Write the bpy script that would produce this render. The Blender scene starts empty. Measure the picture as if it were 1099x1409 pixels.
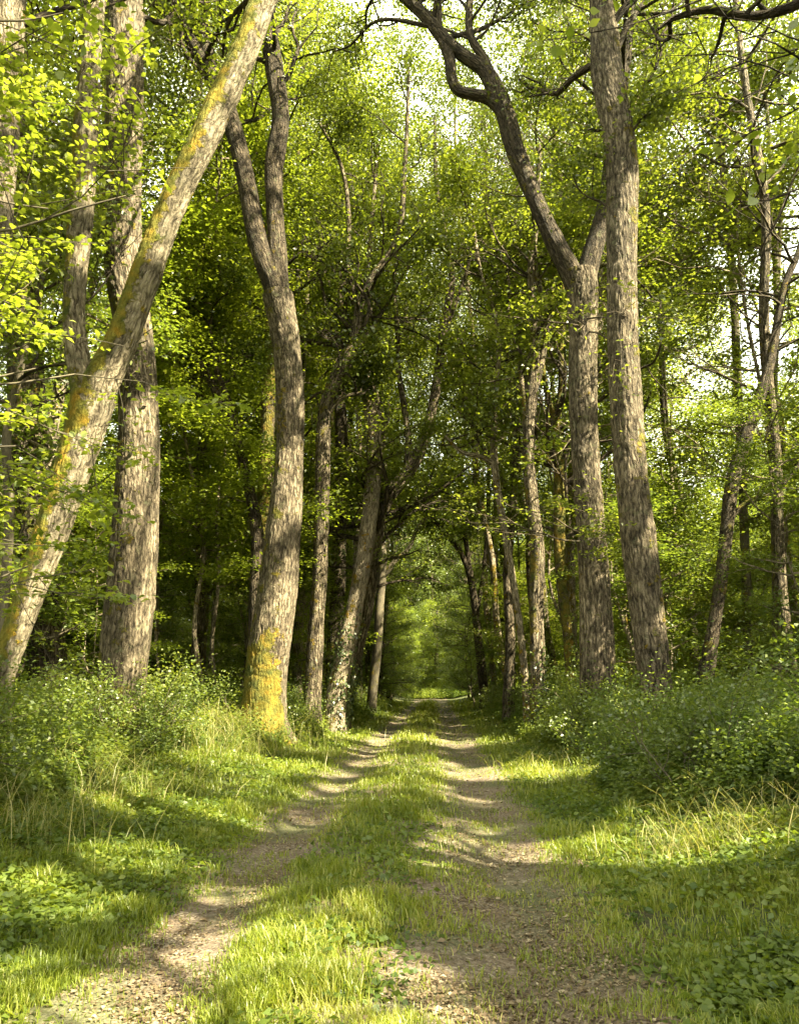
import bpy, math, numpy as np
from mathutils import Vector, Matrix
PI = math.pi
sc = bpy.context.scene
C = sc.collection

# ------------------------------------------------------------------ camera, light, exposure
F = 1044.0; CX, CY = 549.5, 704.5
CAMZ = 1.55; PITCH = math.radians(12.8); YAW = math.radians(2.6)
cam_d = bpy.data.cameras.new('camera'); cam = bpy.data.objects.new('camera', cam_d); C.objects.link(cam)
cam_d.sensor_fit = 'VERTICAL'; cam_d.sensor_height = 36.0; cam_d.lens = 36.0 * F / 1409.0
cam_d.clip_start = 0.05; cam_d.clip_end = 2000
cam.location = (0, 0, CAMZ); cam.rotation_euler = (PI / 2 + PITCH, 0, YAW)
sc.camera = cam
Mc = np.array(cam.rotation_euler.to_matrix())

SUN_EL = math.radians(46); SUN_AZ = math.radians(118)      # azimuth clockwise from +Y (view direction)
SUN = np.array([math.cos(SUN_EL) * math.sin(SUN_AZ), math.cos(SUN_EL) * math.cos(SUN_AZ), math.sin(SUN_EL)])
w = bpy.data.worlds.new('World'); sc.world = w; w.use_nodes = True
nt = w.node_tree; bgn = nt.nodes['Background']
sky = nt.nodes.new('ShaderNodeTexSky'); sky.sky_type = 'NISHITA'; sky.sun_disc = False
sky.sun_elevation = SUN_EL; sky.sun_rotation = SUN_AZ; sky.air_density = 1.0; sky.dust_density = 4.0; sky.ozone_density = 1.0
tcn = nt.nodes.new('ShaderNodeTexCoord'); cn = nt.nodes.new('ShaderNodeTexNoise'); cn.inputs['Scale'].default_value = 2.2; cn.inputs['Detail'].default_value = 6
nt.links.new(tcn.outputs['Generated'], cn.inputs['Vector'])          # thin bright cloud veil over the blue
cr = nt.nodes.new('ShaderNodeValToRGB'); nt.links.new(cn.outputs[0], cr.inputs[0]); cr.color_ramp.elements[0].position = .35; cr.color_ramp.elements[0].color = (.55, .55, .55, 1); cr.color_ramp.elements[1].position = .6; cr.color_ramp.elements[1].color = (.92, .92, .92, 1)
cm = nt.nodes.new('ShaderNodeMix'); cm.data_type = 'RGBA'; nt.links.new(cr.outputs[0], cm.inputs[0]); nt.links.new(sky.outputs[0], cm.inputs[6]); cm.inputs[7].default_value = (6.5, 6.4, 6.1, 1)
nt.links.new(cm.outputs[2], bgn.inputs[0]); bgn.inputs[1].default_value = 0.115
sl = bpy.data.lights.new('sun', 'SUN'); so = bpy.data.objects.new('sun', sl); C.objects.link(so)
sl.energy = 5.0; sl.angle = math.radians(0.5); sl.color = (1.0, 0.9, 0.7)
so.rotation_euler = Vector(SUN).to_track_quat('Z', 'Y').to_euler()
sc.view_settings.view_transform = 'Standard'; sc.view_settings.look = 'None'
sc.view_settings.exposure = 2.8; sc.view_settings.gamma = 1.0
try:
    sc.view_settings.use_curve_mapping = False
    sc.view_settings.use_white_balance = True; sc.view_settings.white_balance_temperature = 7100; sc.view_settings.white_balance_tint = 0
except Exception: pass
cy = sc.cycles
cy.max_bounces = 7; cy.diffuse_bounces = 5; cy.glossy_bounces = 2; cy.transmission_bounces = 3; cy.transparent_max_bounces = 4
cy.use_denoising = True; cy.sample_clamp_indirect = 6.0
cy.caustics_reflective = False; cy.caustics_refractive = False

# ------------------------------------------------------------------ helpers
def P(px, py, Y):
    """point on the ray of photo pixel px,py at world depth Y"""
    d = Mc @ np.array([(px - CX) / F, -(py - CY) / F, -1.0])
    return np.array([0, 0, CAMZ]) + d * (Y / d[1])
def G(px, py):
    d = Mc @ np.array([(px - CX) / F, -(py - CY) / F, -1.0])
    return np.array([0, 0, CAMZ]) + d * (-CAMZ / d[2])

_t = np.random.default_rng(5).random((64, 64, 64))
def vnoise(p):
    """smooth value noise of (n,3) points, 0..1"""
    p = np.asarray(p, float); i = np.floor(p).astype(int); f = p - i; f = f * f * (3 - 2 * f); i &= 63; j = (i + 1) & 63
    x0, y0, z0 = i.T; x1, y1, z1 = j.T; fx, fy, fz = f.T
    a = _t[x0, y0, z0] * (1 - fx) + _t[x1, y0, z0] * fx; b = _t[x0, y1, z0] * (1 - fx) + _t[x1, y1, z0] * fx
    c = _t[x0, y0, z1] * (1 - fx) + _t[x1, y0, z1] * fx; d = _t[x0, y1, z1] * (1 - fx) + _t[x1, y1, z1] * fx
    return (a * (1 - fy) + b * fy) * (1 - fz) + (c * (1 - fy) + d * fy) * fz
def n2(x, y, s, o=0.0):
    x, y = np.broadcast_arrays(np.asarray(x, float), np.asarray(y, float)); return vnoise(np.stack([x * s + 100.3 + o, y * s + 57.1, np.full_like(x, 3.7 + o)], -1).reshape(-1, 3)).reshape(x.shape)
def unit(v): return v / np.maximum(np.linalg.norm(v, axis=-1, keepdims=True), 1e-9)

def mesh_from(name, V, quads=None, tris=None, pattr=None, fattr=None, smooth=False, mat=None):
    me = bpy.data.meshes.new(name)
    q = np.zeros((0, 4), int) if quads is None else quads; t = np.zeros((0, 3), int) if tris is None else tris
    loops = np.concatenate([q.ravel(), t.ravel()]).astype(np.int32)
    starts = np.concatenate([np.arange(len(q)) * 4, len(q) * 4 + np.arange(len(t)) * 3]).astype(np.int32)
    me.vertices.add(len(V)); me.vertices.foreach_set('co', np.ascontiguousarray(V, dtype=np.float32).ravel())
    me.loops.add(len(loops)); me.loops.foreach_set('vertex_index', loops)
    me.polygons.add(len(starts)); me.polygons.foreach_set('loop_start', starts)
    for k, a in (pattr or {}).items():
        if a.ndim == 2:
            at = me.attributes.new(k, 'FLOAT_VECTOR', 'POINT'); at.data.foreach_set('vector', np.ascontiguousarray(a, dtype=np.float32).ravel())
        else:
            at = me.attributes.new(k, 'FLOAT', 'POINT'); at.data.foreach_set('value', a.astype(np.float32))
    for k, a in (fattr or {}).items():
        at = me.attributes.new(k, 'FLOAT', 'FACE'); at.data.foreach_set('value', a.astype(np.float32))
    me.update(calc_edges=True)
    if smooth: me.polygons.foreach_set('use_smooth', np.ones(len(starts), bool))
    if mat: me.materials.append(mat)
    return me
def link(name, me, parent=None, label=None, cat=None, group=None, kind=None, loc=None):
    o = bpy.data.objects.new(name, me); C.objects.link(o)
    if parent is not None: o.parent = parent
    if label: o['label'] = label
    if cat: o['category'] = cat
    if group: o['group'] = group
    if kind: o['kind'] = kind
    if loc is not None: o.location = loc
    return o

# ------------------------------------------------------------------ materials
def newmat(name):
    m = bpy.data.materials.new(name); m.use_nodes = True; t = m.node_tree
    for n in list(t.nodes): t.nodes.remove(n)
    return m, t
def nd(t, typ, ins=None, **kw):
    n = t.nodes.new(typ)
    for k, v in kw.items(): setattr(n, k, v)
    for k, v in (ins or {}).items():
        s = n.inputs[k]
        if isinstance(v, bpy.types.NodeSocket): t.links.new(v, s)
        else: s.default_value = v
    return n
def ramp(t, fac, stops):
    r = t.nodes.new('ShaderNodeValToRGB'); t.links.new(fac, r.inputs[0])
    e = r.color_ramp.elements
    while len(e) < len(stops): e.new(0.5)
    for el, (p, c) in zip(e, stops):
        el.position = p; el.color = (c[0], c[1], c[2], 1) if isinstance(c, tuple) else (c, c, c, 1)
    return r.outputs[0]
def mixc(t, f, a, b, blend='MIX'):
    n = t.nodes.new('ShaderNodeMix'); n.data_type = 'RGBA'; n.blend_type = blend
    for s, v in ((n.inputs[0], f), (n.inputs[6], a), (n.inputs[7], b)):
        if isinstance(v, bpy.types.NodeSocket): t.links.new(v, s)
        else: s.default_value = (v[0], v[1], v[2], 1) if isinstance(v, tuple) else v
    return n.outputs[2]
def mth(t, op, a, b=0.0, c=0.0):
    n = t.nodes.new('ShaderNodeMath'); n.operation = op
    for s, v in zip(n.inputs, (a, b, c)):
        if isinstance(v, bpy.types.NodeSocket): t.links.new(v, s)
        else: s.default_value = v
    return n.outputs[0]

def leaf_mat(name, lo, mid, hi, trans=0.45, gloss=0.05, rough=0.4, tgain=(1.8, 1.75, 0.8), objvar=0.25):
    m, t = newmat(name)
    a = nd(t, 'ShaderNodeAttribute', attribute_name='tint', attribute_type='GEOMETRY')
    oi = nd(t, 'ShaderNodeObjectInfo')
    f = mth(t, 'ADD', a.outputs['Fac'], mth(t, 'MULTIPLY', mth(t, 'SUBTRACT', oi.outputs['Random'], 0.5), objvar))
    col = ramp(t, f, [(0.0, lo), (0.5, mid), (1.0, hi)])
    tc = nd(t, 'ShaderNodeVectorMath', {0: col, 1: tgain}, operation='MULTIPLY').outputs[0]
    d = nd(t, 'ShaderNodeBsdfDiffuse', {'Color': col}); tr = nd(t, 'ShaderNodeBsdfTranslucent', {'Color': tc})
    mx = nd(t, 'ShaderNodeMixShader', {0: trans, 1: d.outputs[0], 2: tr.outputs[0]})
    g = nd(t, 'ShaderNodeBsdfGlossy', {'Color': (1, 1, 1, 1), 'Roughness': rough})
    m2 = nd(t, 'ShaderNodeMixShader', {0: gloss, 1: mx.outputs[0], 2: g.outputs[0]})
    o = nd(t, 'ShaderNodeOutputMaterial', {'Surface': m2.outputs[0]})
    return m
LM = {
 'oak': leaf_mat('oak_leaves', (0.055, 0.080, 0.015), (0.135, 0.170, 0.030), (0.24, 0.265, 0.065)),
 'beech': leaf_mat('beech_leaves', (0.085, 0.125, 0.018), (0.175, 0.22, 0.032), (0.29, 0.32, 0.07), trans=0.5),
 'dark': leaf_mat('understorey_leaves', (0.060, 0.092, 0.020), (0.130, 0.175, 0.036), (0.22, 0.255, 0.065)),
 'herb': leaf_mat('herb_leaves', (0.060, 0.098, 0.026), (0.125, 0.175, 0.042), (0.23, 0.26, 0.06), gloss=0.03, rough=.5),
 'weed': leaf_mat('weed_leaves', (0.06, 0.10, 0.020), (0.14, 0.19, 0.032), (0.26, 0.29, 0.045), gloss=.03, rough=.5),
 'grass': leaf_mat('grass_blades', (0.09, 0.125, 0.020), (0.225, 0.27, 0.034), (0.40, 0.38, 0.13), trans=0.4, gloss=0.03),
 'straw': leaf_mat('straw_grass', (0.14, 0.17, 0.04), (0.28, 0.27, 0.09), (0.46, 0.40, 0.20), trans=0.4, gloss=0.03),
 'ivy': leaf_mat('ivy_leaves', (0.03, 0.05, 0.012), (0.05, 0.075, 0.018), (0.13, 0.15, 0.04), trans=0.2, gloss=0.07),
 'litter': leaf_mat('dead_leaves', (0.09, 0.062, 0.04), (0.20, 0.145, 0.09), (0.45, 0.37, 0.25), trans=0.1, gloss=0.02),
}
def bark_mat(name, dark, mid, light, scale=13.0, bump=0.11, moss=(0.185, 0.15, 0.026), smoothb=False, stretch=0.2, geo=False):
    m, t = newmat(name)
    a = nd(t, 'ShaderNodeAttribute', attribute_name='barkco', attribute_type='GEOMETRY').outputs['Vector']
    mo = nd(t, 'ShaderNodeAttribute', attribute_name='moss', attribute_type='GEOMETRY').outputs['Fac']
    wob = nd(t, 'ShaderNodeTexNoise', {'Vector': a, 'Scale': 7.0, 'Detail': 3.0})
    wv = nd(t, 'ShaderNodeVectorMath', {0: wob.outputs['Color'], 1: (0.5, 0.5, 0.5)}, operation='SUBTRACT').outputs[0]
    wv = nd(t, 'ShaderNodeVectorMath', {0: wv, 'Scale': 0.08}, operation='SCALE').outputs[0]
    co = nd(t, 'ShaderNodeVectorMath', {0: a, 1: wv}, operation='ADD').outputs[0]
    co = nd(t, 'ShaderNodeVectorMath', {0: co, 1: (1, 1, stretch)}, operation='MULTIPLY').outputs[0]
    co2 = nd(t, 'ShaderNodeVectorMath', {0: co, 1: (1, 1, .55)}, operation='MULTIPLY').outputs[0]
    vo = nd(t, 'ShaderNodeTexVoronoi', {'Vector': co, 'Scale': scale}, feature='DISTANCE_TO_EDGE')
    rn = nd(t, 'ShaderNodeTexNoise', {'Vector': co2, 'Scale': scale * 1.05, 'Detail': 3.0, 'Roughness': 0.55})
    fine = nd(t, 'ShaderNodeTexNoise', {'Vector': co, 'Scale': scale * 3.2, 'Detail': 5.0, 'Roughness': 0.65})
    big = nd(t, 'ShaderNodeTexNoise', {'Vector': a, 'Scale': 1.6, 'Detail': 4.0, 'Roughness': 0.6})
    h = mth(t, 'MINIMUM', mth(t, 'MULTIPLY', vo.outputs['Distance'], 3.2), 1.0)
    if smoothb: h = mth(t, 'ADD', mth(t, 'MULTIPLY', h, 0.25), 0.6)
    rg = mth(t, 'MINIMUM', mth(t, 'MULTIPLY', mth(t, 'ABSOLUTE', mth(t, 'SUBTRACT', rn.outputs[0], 0.5)), 8.0), 1.0)
    if geo: rg = mth(t, 'ADD', mth(t, 'MULTIPLY', rg, 0.55), mth(t, 'MULTIPLY', nd(t, 'ShaderNodeAttribute', attribute_name='ridge', attribute_type='GEOMETRY').outputs['Fac'], 0.45))
    h = mth(t, 'ADD', mth(t, 'ADD', mth(t, 'MULTIPLY', h, 0.28), mth(t, 'MULTIPLY', rg, 0.0 if smoothb else 0.42)), mth(t, 'MULTIPLY', mth(t, 'SUBTRACT', fine.outputs[0], .12), 0.72))
    col = ramp(t, h, [(0.33, dark), (0.60, mid), (0.92, light)])
    patch = ramp(t, big.outputs[0], [(0.35, (0.62, 0.60, 0.56)), (0.65, (1.12, 1.08, 1.0))])
    col = mixc(t, 1.0, col, patch, 'MULTIPLY')
    lich = nd(t, 'ShaderNodeTexNoise', {'Vector': a, 'Scale': 5.5, 'Detail': 6.0, 'Roughness': 0.7})
    lf = ramp(t, lich.outputs[0], [(0.56, 0.0), (0.70, 0.55)])
    col = mixc(t, lf, col, (0.19, 0.20, 0.11))
    mn = nd(t, 'ShaderNodeTexNoise', {'Vector': a, 'Scale': 9.0, 'Detail': 6.0, 'Roughness': 0.75})
    mb = nd(t, 'ShaderNodeTexNoise', {'Vector': a, 'Scale': 2.6, 'Detail': 4.0, 'Roughness': 0.7})
    mf = mth(t, 'ADD', mo, mth(t, 'ADD', mth(t, 'MULTIPLY', mth(t, 'SUBTRACT', mn.outputs[0], 0.5), 1.6), mth(t, 'MULTIPLY', mth(t, 'SUBTRACT', mb.outputs[0], 0.5), 3.4)))
    mf = ramp(t, mf, [(0.42, 0.0), (0.62, 1.0)])
    mc = nd(t, 'ShaderNodeTexNoise', {'Vector': a, 'Scale': 4.0, 'Detail': 3.0})
    mcol = ramp(t, mc.outputs[0], [(0.3, (moss[0] * .42, moss[1] * .62, moss[2] * .9)), (0.55, moss), (0.75, (moss[0] * 1.7, moss[1] * 1.25, moss[2]))])
    col = mixc(t, mf, col, mcol)
    hh = mth(t, 'ADD', h, mth(t, 'MULTIPLY', mf, mth(t, 'ADD', mth(t, 'MULTIPLY', mn.outputs[0], 0.8), 0.2)))
    b = nd(t, 'ShaderNodeBump', {'Height': hh, 'Strength': 1.0, 'Distance': bump})
    d = nd(t, 'ShaderNodeBsdfPrincipled', {'Base Color': col, 'Roughness': 0.85, 'Normal': b.outputs[0]})
    d.inputs['Specular IOR Level'].default_value = 0.25
    nd(t, 'ShaderNodeOutputMaterial', {'Surface': d.outputs[0]})
    return m
BM = {
 'ridged': bark_mat('ridged_oak_bark', (0.022, 0.017, 0.012), (0.135, 0.108, 0.078), (0.34, 0.285, 0.215), geo=True, bump=.06),
 'paleridged': bark_mat('ridged_pale_bark', (0.06, 0.046, 0.03), (0.26, 0.22, 0.16), (0.46, 0.40, 0.30), geo=True, bump=.05, moss=(0.235, 0.195, 0.03)),
 'oak': bark_mat('oak_bark', (0.028, 0.021, 0.015), (0.15, 0.12, 0.085), (0.36, 0.30, 0.225)),
 'pale': bark_mat('pale_bark', (0.09, 0.072, 0.052), (0.30, 0.25, 0.185), (0.47, 0.40, 0.31), scale=17, bump=0.06, moss=(0.24, 0.16, 0.018)),
 'grey': bark_mat('grey_bark', (0.07, 0.06, 0.045), (0.19, 0.165, 0.12), (0.31, 0.27, 0.20), scale=10, bump=0.012, smoothb=True),
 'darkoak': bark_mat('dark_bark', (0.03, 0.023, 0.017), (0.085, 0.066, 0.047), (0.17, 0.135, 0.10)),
}

# ------------------------------------------------------------------ tree builder
def catmull(pts, per):
    pts = np.asarray(pts, float)
    if len(pts) < 3: 
        t = np.linspace(0, 1, per + 1)[:, None]; return pts[0] * (1 - t) + pts[-1] * t
    p = np.vstack([2 * pts[0] - pts[1], pts, 2 * pts[-1] - pts[-2]]); out = []
    t = np.linspace(0, 1, per, endpoint=False)[:, None]
    for i in range(1, len(p) - 2):
        a, b, c, d = p[i - 1], p[i], p[i + 1], p[i + 2]
        out.append(0.5 * ((2 * b) + (-a + c) * t + (2 * a - 5 * b + 4 * c - d) * t * t + (-a + 3 * b - 3 * c + d) * t ** 3))
    out.append(pts[-1:]); return np.vstack(out)

class Wood:
    def __init__(s): s.V = []; s.Q = []; s.co = []; s.mo = []; s.rg = []; s.n = 0
    def tube(s, pts, rad, sides=8, per=1, lump=0.0, flare=0.0, moss=None, seed=0, ridged=0):
        a = catmull(np.column_stack([pts, rad]), per) if per > 1 else np.column_stack([pts, rad])
        p = a[:, :3]; r = np.maximum(a[:, 3], 0.002)
        T = unit(np.gradient(p, axis=0)); n = len(p)
        U = np.zeros((n, 3)); u = np.cross(T[0], [0.13, 1, 0.07]); u /= np.linalg.norm(u)
        for i in range(n):
            u = u - T[i] * np.dot(u, T[i]); u = u / max(np.linalg.norm(u), 1e-9); U[i] = u
        W = np.cross(T, U)
        th = np.linspace(0, 2 * PI, sides, endpoint=False)
        L = np.concatenate([[0], np.cumsum(np.linalg.norm(np.diff(p, axis=0), axis=1))])
        dirs = U[:, None] * np.cos(th)[None, :, None] + W[:, None] * np.sin(th)[None, :, None]
        R = np.repeat(r[:, None], sides, 1)
        if lump:
            q = np.stack(np.broadcast_arrays(np.cos(th)[None] * 1.1 + seed * 3.1 + 20, np.sin(th)[None] * 1.1 + 20, (L[:, None] / (r.max() * 4.0)) + seed), -1).reshape(-1, 3)
            R = R * (1 + lump * (vnoise(q) - 0.5) * 2 + lump * .5 * (vnoise(q * 2.7) - 0.5) * 2).reshape(n, sides)
        if flare:
            lobes = 0.5 + 0.5 * np.cos(th * 5 + seed * 2.0) * np.cos(th * 2 + seed)
            R = R * (1 + flare * np.exp(-L / 0.42)[:, None] * (0.35 + 1.2 * lobes[None]))
        rg = np.full((n, sides), .5)
        if ridged:
            k = ridged * 1.45; q = np.stack(np.broadcast_arrays(np.cos(th)[None] * r[:, None] * k + 40 + seed * 5.3, np.sin(th)[None] * r[:, None] * k + 40, L[:, None] * k * .20 + seed), -1).reshape(-1, 3)
            q = q + (np.stack([vnoise(q * [.6, .6, 2.2] + o) for o in (0, 9.5, 19.5)], -1) - .5) * [1.1, 1.1, .3]
            a1 = np.clip(np.abs(vnoise(q) - .5) * 7, 0, 1); a2_ = np.clip(np.abs(vnoise(q * [1.9, 1.9, 1.5] + 31) - .5) * 5, 0, 1)
            rg = (a1 * (.55 + .45 * a2_)).reshape(n, sides); kn = vnoise(q * [.09, .09, .9] + 7).reshape(n, sides)
            R = R + (rg - .6) * .017 + np.clip(kn - .70, 0, 1) * .30 * np.minimum(r.max(), .4)
        V = p[:, None] + dirs * R[:, :, None]
        co = np.stack(np.broadcast_arrays(np.cos(th)[None] * r[:, None] + seed * 7.7, np.sin(th)[None] * r[:, None], L[:, None]), -1)
        mo = np.zeros((n, sides)) if moss is None else moss(V, dirs)
        i = np.arange(n - 1)[:, None] * sides; j = np.arange(sides)[None]; k = (j + 1) % sides
        Q = np.stack([i + j, i + k, i + sides + k, i + sides + j], -1).reshape(-1, 4) + s.n
        s.V.append(V.reshape(-1, 3)); s.Q.append(Q); s.co.append(co.reshape(-1, 3)); s.mo.append(np.broadcast_to(mo, (n, sides)).ravel()); s.rg.append(rg.ravel())
        s.n += n * sides
    def arrays(s): return np.vstack(s.V), np.vstack(s.Q), np.vstack(s.co), np.concatenate(s.mo)
    def mesh(s, name, mat, origin=(0, 0, 0)):
        V, Q, co, mo = s.arrays()
        return mesh_from(name, V - np.asarray(origin), Q, pattr={'barkco': co, 'moss': mo, 'ridge': np.concatenate(s.rg)}, smooth=True, mat=mat)

class Leaves:
    def __init__(s): s.c = []; s.a = []; s.n = []; s.s = []; s.t = []
    def add(s, c, a, n, sz, t): s.c.append(c); s.a.append(a); s.n.append(n); s.s.append(sz); s.t.append(t)
    def arr(s): return [np.concatenate(x) for x in (s.c, s.a, s.n, s.s, s.t)]
def leaf_mesh(name, arr, mat, origin=(0, 0, 0), wide=0.62, hexa=False):
    c, a, n, sz, t = arr; c = c - np.asarray(origin)
    a = unit(a); n = unit(n - a * np.sum(a * n, -1, keepdims=True)); b = np.cross(n, a); S = sz[:, None]; N = len(c)
    if not hexa:
        V = np.stack([c - a * S * .5, c + b * S * wide * .5 + n * S * .1 - a * S * .05, c + a * S * .5 - n * S * .06, c - b * S * wide * .5 + n * S * .1 - a * S * .05], 1).reshape(-1, 3)
        Q = np.arange(N * 4).reshape(-1, 4)
        return mesh_from(name, V, Q, fattr={'tint': t}, mat=mat)
    k = wide * .5
    V = np.stack([c - a * S * .5, c + b * S * k * .8 + n * S * .08 - a * S * .22, c + b * S * k + n * S * .1 + a * S * .08, c + b * S * k * .45 + a * S * .34,
                  c + a * S * .55 - n * S * .1, c - b * S * k * .45 + a * S * .34, c - b * S * k + n * S * .1 + a * S * .08, c - b * S * k * .8 + n * S * .08 - a * S * .22], 1).reshape(-1, 3)
    i = np.arange(N)[:, None] * 8
    Q = np.concatenate([i + [0, 1, 2, 7], i + [7, 2, 6, 7]][:1] + [i + [2, 3, 5, 6], i + [7, 2, 6, 6]][:1])
    T = np.concatenate([i + [3, 4, 5], i + [2, 6, 7]])
    return mesh_from(name, V, Q, T, fattr={'tint': np.concatenate([t] * 4)}, mat=mat)

def spray(lv, pts, rng, per=14, rad=0.38, flat=0.35, size=0.10, up=0.9, tint=0.5):
    """leaves scattered round the points of a twig"""
    pts = np.atleast_2d(pts); n = len(pts) * per
    off = rng.normal(size=(n, 3)) * [rad * .55, rad * .55, rad * flat * .55]
    c = np.repeat(pts, per, 0) + off
    a = rng.normal(size=(n, 3)) * [1, 1, .45]; a += off * [1.5, 1.5, 0.5] / rad; a[:, 2] -= 0.15
    nn = rng.normal(size=(n, 3)) * (1 - up * .6) + [0, 0, up]
    lv.add(c, a, nn, size * rng.uniform(.65, 1.3, n), np.clip(tint + rng.normal(size=n) * .17, 0, 1))

def grow(wd, lv, p0, d0, length, r0, level, rng, st):
    """recursive limb; level 0 limb, 1 branch, 2 twig"""
    n = 7 if level == 0 else 5
    d = unit(np.asarray(d0, float)); pts = [np.asarray(p0, float)]
    wob = st.get('wob', .2)
    for i in range(n - 1):
        d = unit(d + rng.normal(size=3) * wob * (1 + .3 * level) + np.array([0, 0, st.get('trop', .1) * (1.0 if level < 2 else -.3)]))
        pts.append(pts[-1] + d * length / (n - 1))
    pts = np.array(pts); rad = r0 * np.linspace(1, .3, n) ** 0.9
    if st.get('wood', True) and (level < 2 or st.get('twigs', True)):
        wd.tube(pts, rad, (8, 5, 3)[level], 2 if level == 0 else 1, seed=rng.random() * 9)
    if level < st.get('depth', 2):
        k = st['kids'][level]
        for j in range(k):
            t = (.28 + .72 * (j + rng.random()) / k) * (n - 1.001); i = int(t); q = pts[i] * (1 - t + i) + pts[i + 1] * (t - i)
            ax = unit(pts[i + 1] - pts[i]); sd = unit(np.cross(ax, rng.normal(size=3))); sd[2] *= st.get('layer', .6)
            ang = rng.uniform(.55, 1.1); dd = ax * math.cos(ang) + unit(sd) * math.sin(ang)
            grow(wd, lv, q, dd, length * rng.uniform(.38, .6), max(rad[i] * .55, .006), level + 1, rng, st)
        if level >= 1: spray(lv, pts[-2:], rng, st['per'], st['rad'], st['flat'], st['size'], st['up'], st['tint'] + rng.normal() * .12)
    else:
        spray(lv, pts[1:], rng, st['per'], st['rad'], st['flat'], st['size'], st['up'], st['tint'] + rng.normal() * .12)

OAK = dict(kids=(5, 4), per=14, rad=.44, flat=.75, size=.115, up=.5, tint=.5, trop=.12, layer=.9, wob=.26)
BEECH = dict(kids=(5, 4), per=14, rad=.46, flat=.28, size=.10, up=1.1, tint=.5, trop=.05, layer=.25, wob=.16)
def along(pts, t):
    t = min(max(t, 0), .9999) * (len(pts) - 1); i = int(t); return pts[i] * (1 - t + i) + pts[i + 1] * (t - i), unit(pts[i + 1] - pts[i])
def crown_on(wd, lv, pts, rad, t0, t1, n, L, rng, st, el=(.2, .9), avoid=None):
    pts = np.asarray(pts)
    for j in range(n):
        t = t0 + (t1 - t0) * (j + rng.random()) / n; q, ax = along(pts, t)
        az = j * 2.4 + rng.random() * 1.2; e = rng.uniform(*el)
        d = np.array([math.cos(az) * math.cos(e), math.sin(az) * math.cos(e), math.sin(e)])
        ll = L * rng.uniform(.6, 1.1) * (1 - .5 * max(0, (t - .6)))
        rr = np.interp(t, np.linspace(0, 1, len(rad)), rad) * rng.uniform(.3, .5); rr = min(rr, .02 * L)
        grow(wd, lv, q, d, ll, max(rr, .03), 0, rng, st)

# --- gaps in the canopy: leaves are thinned on the sun's path to the places the photo shows sunlit
LIT = []     # (x, y, z, radius)
def lit(px, py, Y=None, r=.5):
    p = G(px, py) if Y is None else P(px, py, Y); LIT.append((*p, r))
for px, py, r in [(330, 1385, .40), (390, 1340, .42), (500, 1395, .3), (250, 1330, .22), (170, 1380, .22), (430, 1270, .22), (300, 1270, .18), (320, 1225, .16), (60, 1380, .3), (40, 1250, .35),
                  (760, 1185, .35), (830, 1180, .4), (900, 1190, .4), (960, 1150, .5), (1040, 1120, .5), (640, 1195, .25), (540, 1360, .25), (690, 1195, .2), (120, 1110, .5), (40, 1090, .6), (190, 1190, .35),
                  (430, 1100, .3), (360, 1095, .5), (330, 1060, .7), (420, 1060, .5), (400, 1030, .9), (300, 1030, .9), (480, 1080, .3), (540, 1085, .5), (560, 1050, .6), (590, 1065, .5), (520, 1110, .3), (690, 1060, .4), (740, 1070, .6), (640, 1100, .25),
                  (560, 1010, 1.2), (600, 1020, 1.0), (450, 1010, 1.4), (700, 1015, 1.0), (540, 985, 2), (600, 975, 2), (640, 1130, .3), (640, 1150, .2), (590, 1180, .2)]:
    lit(px, py, None, r * 1.5 + .08)
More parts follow.
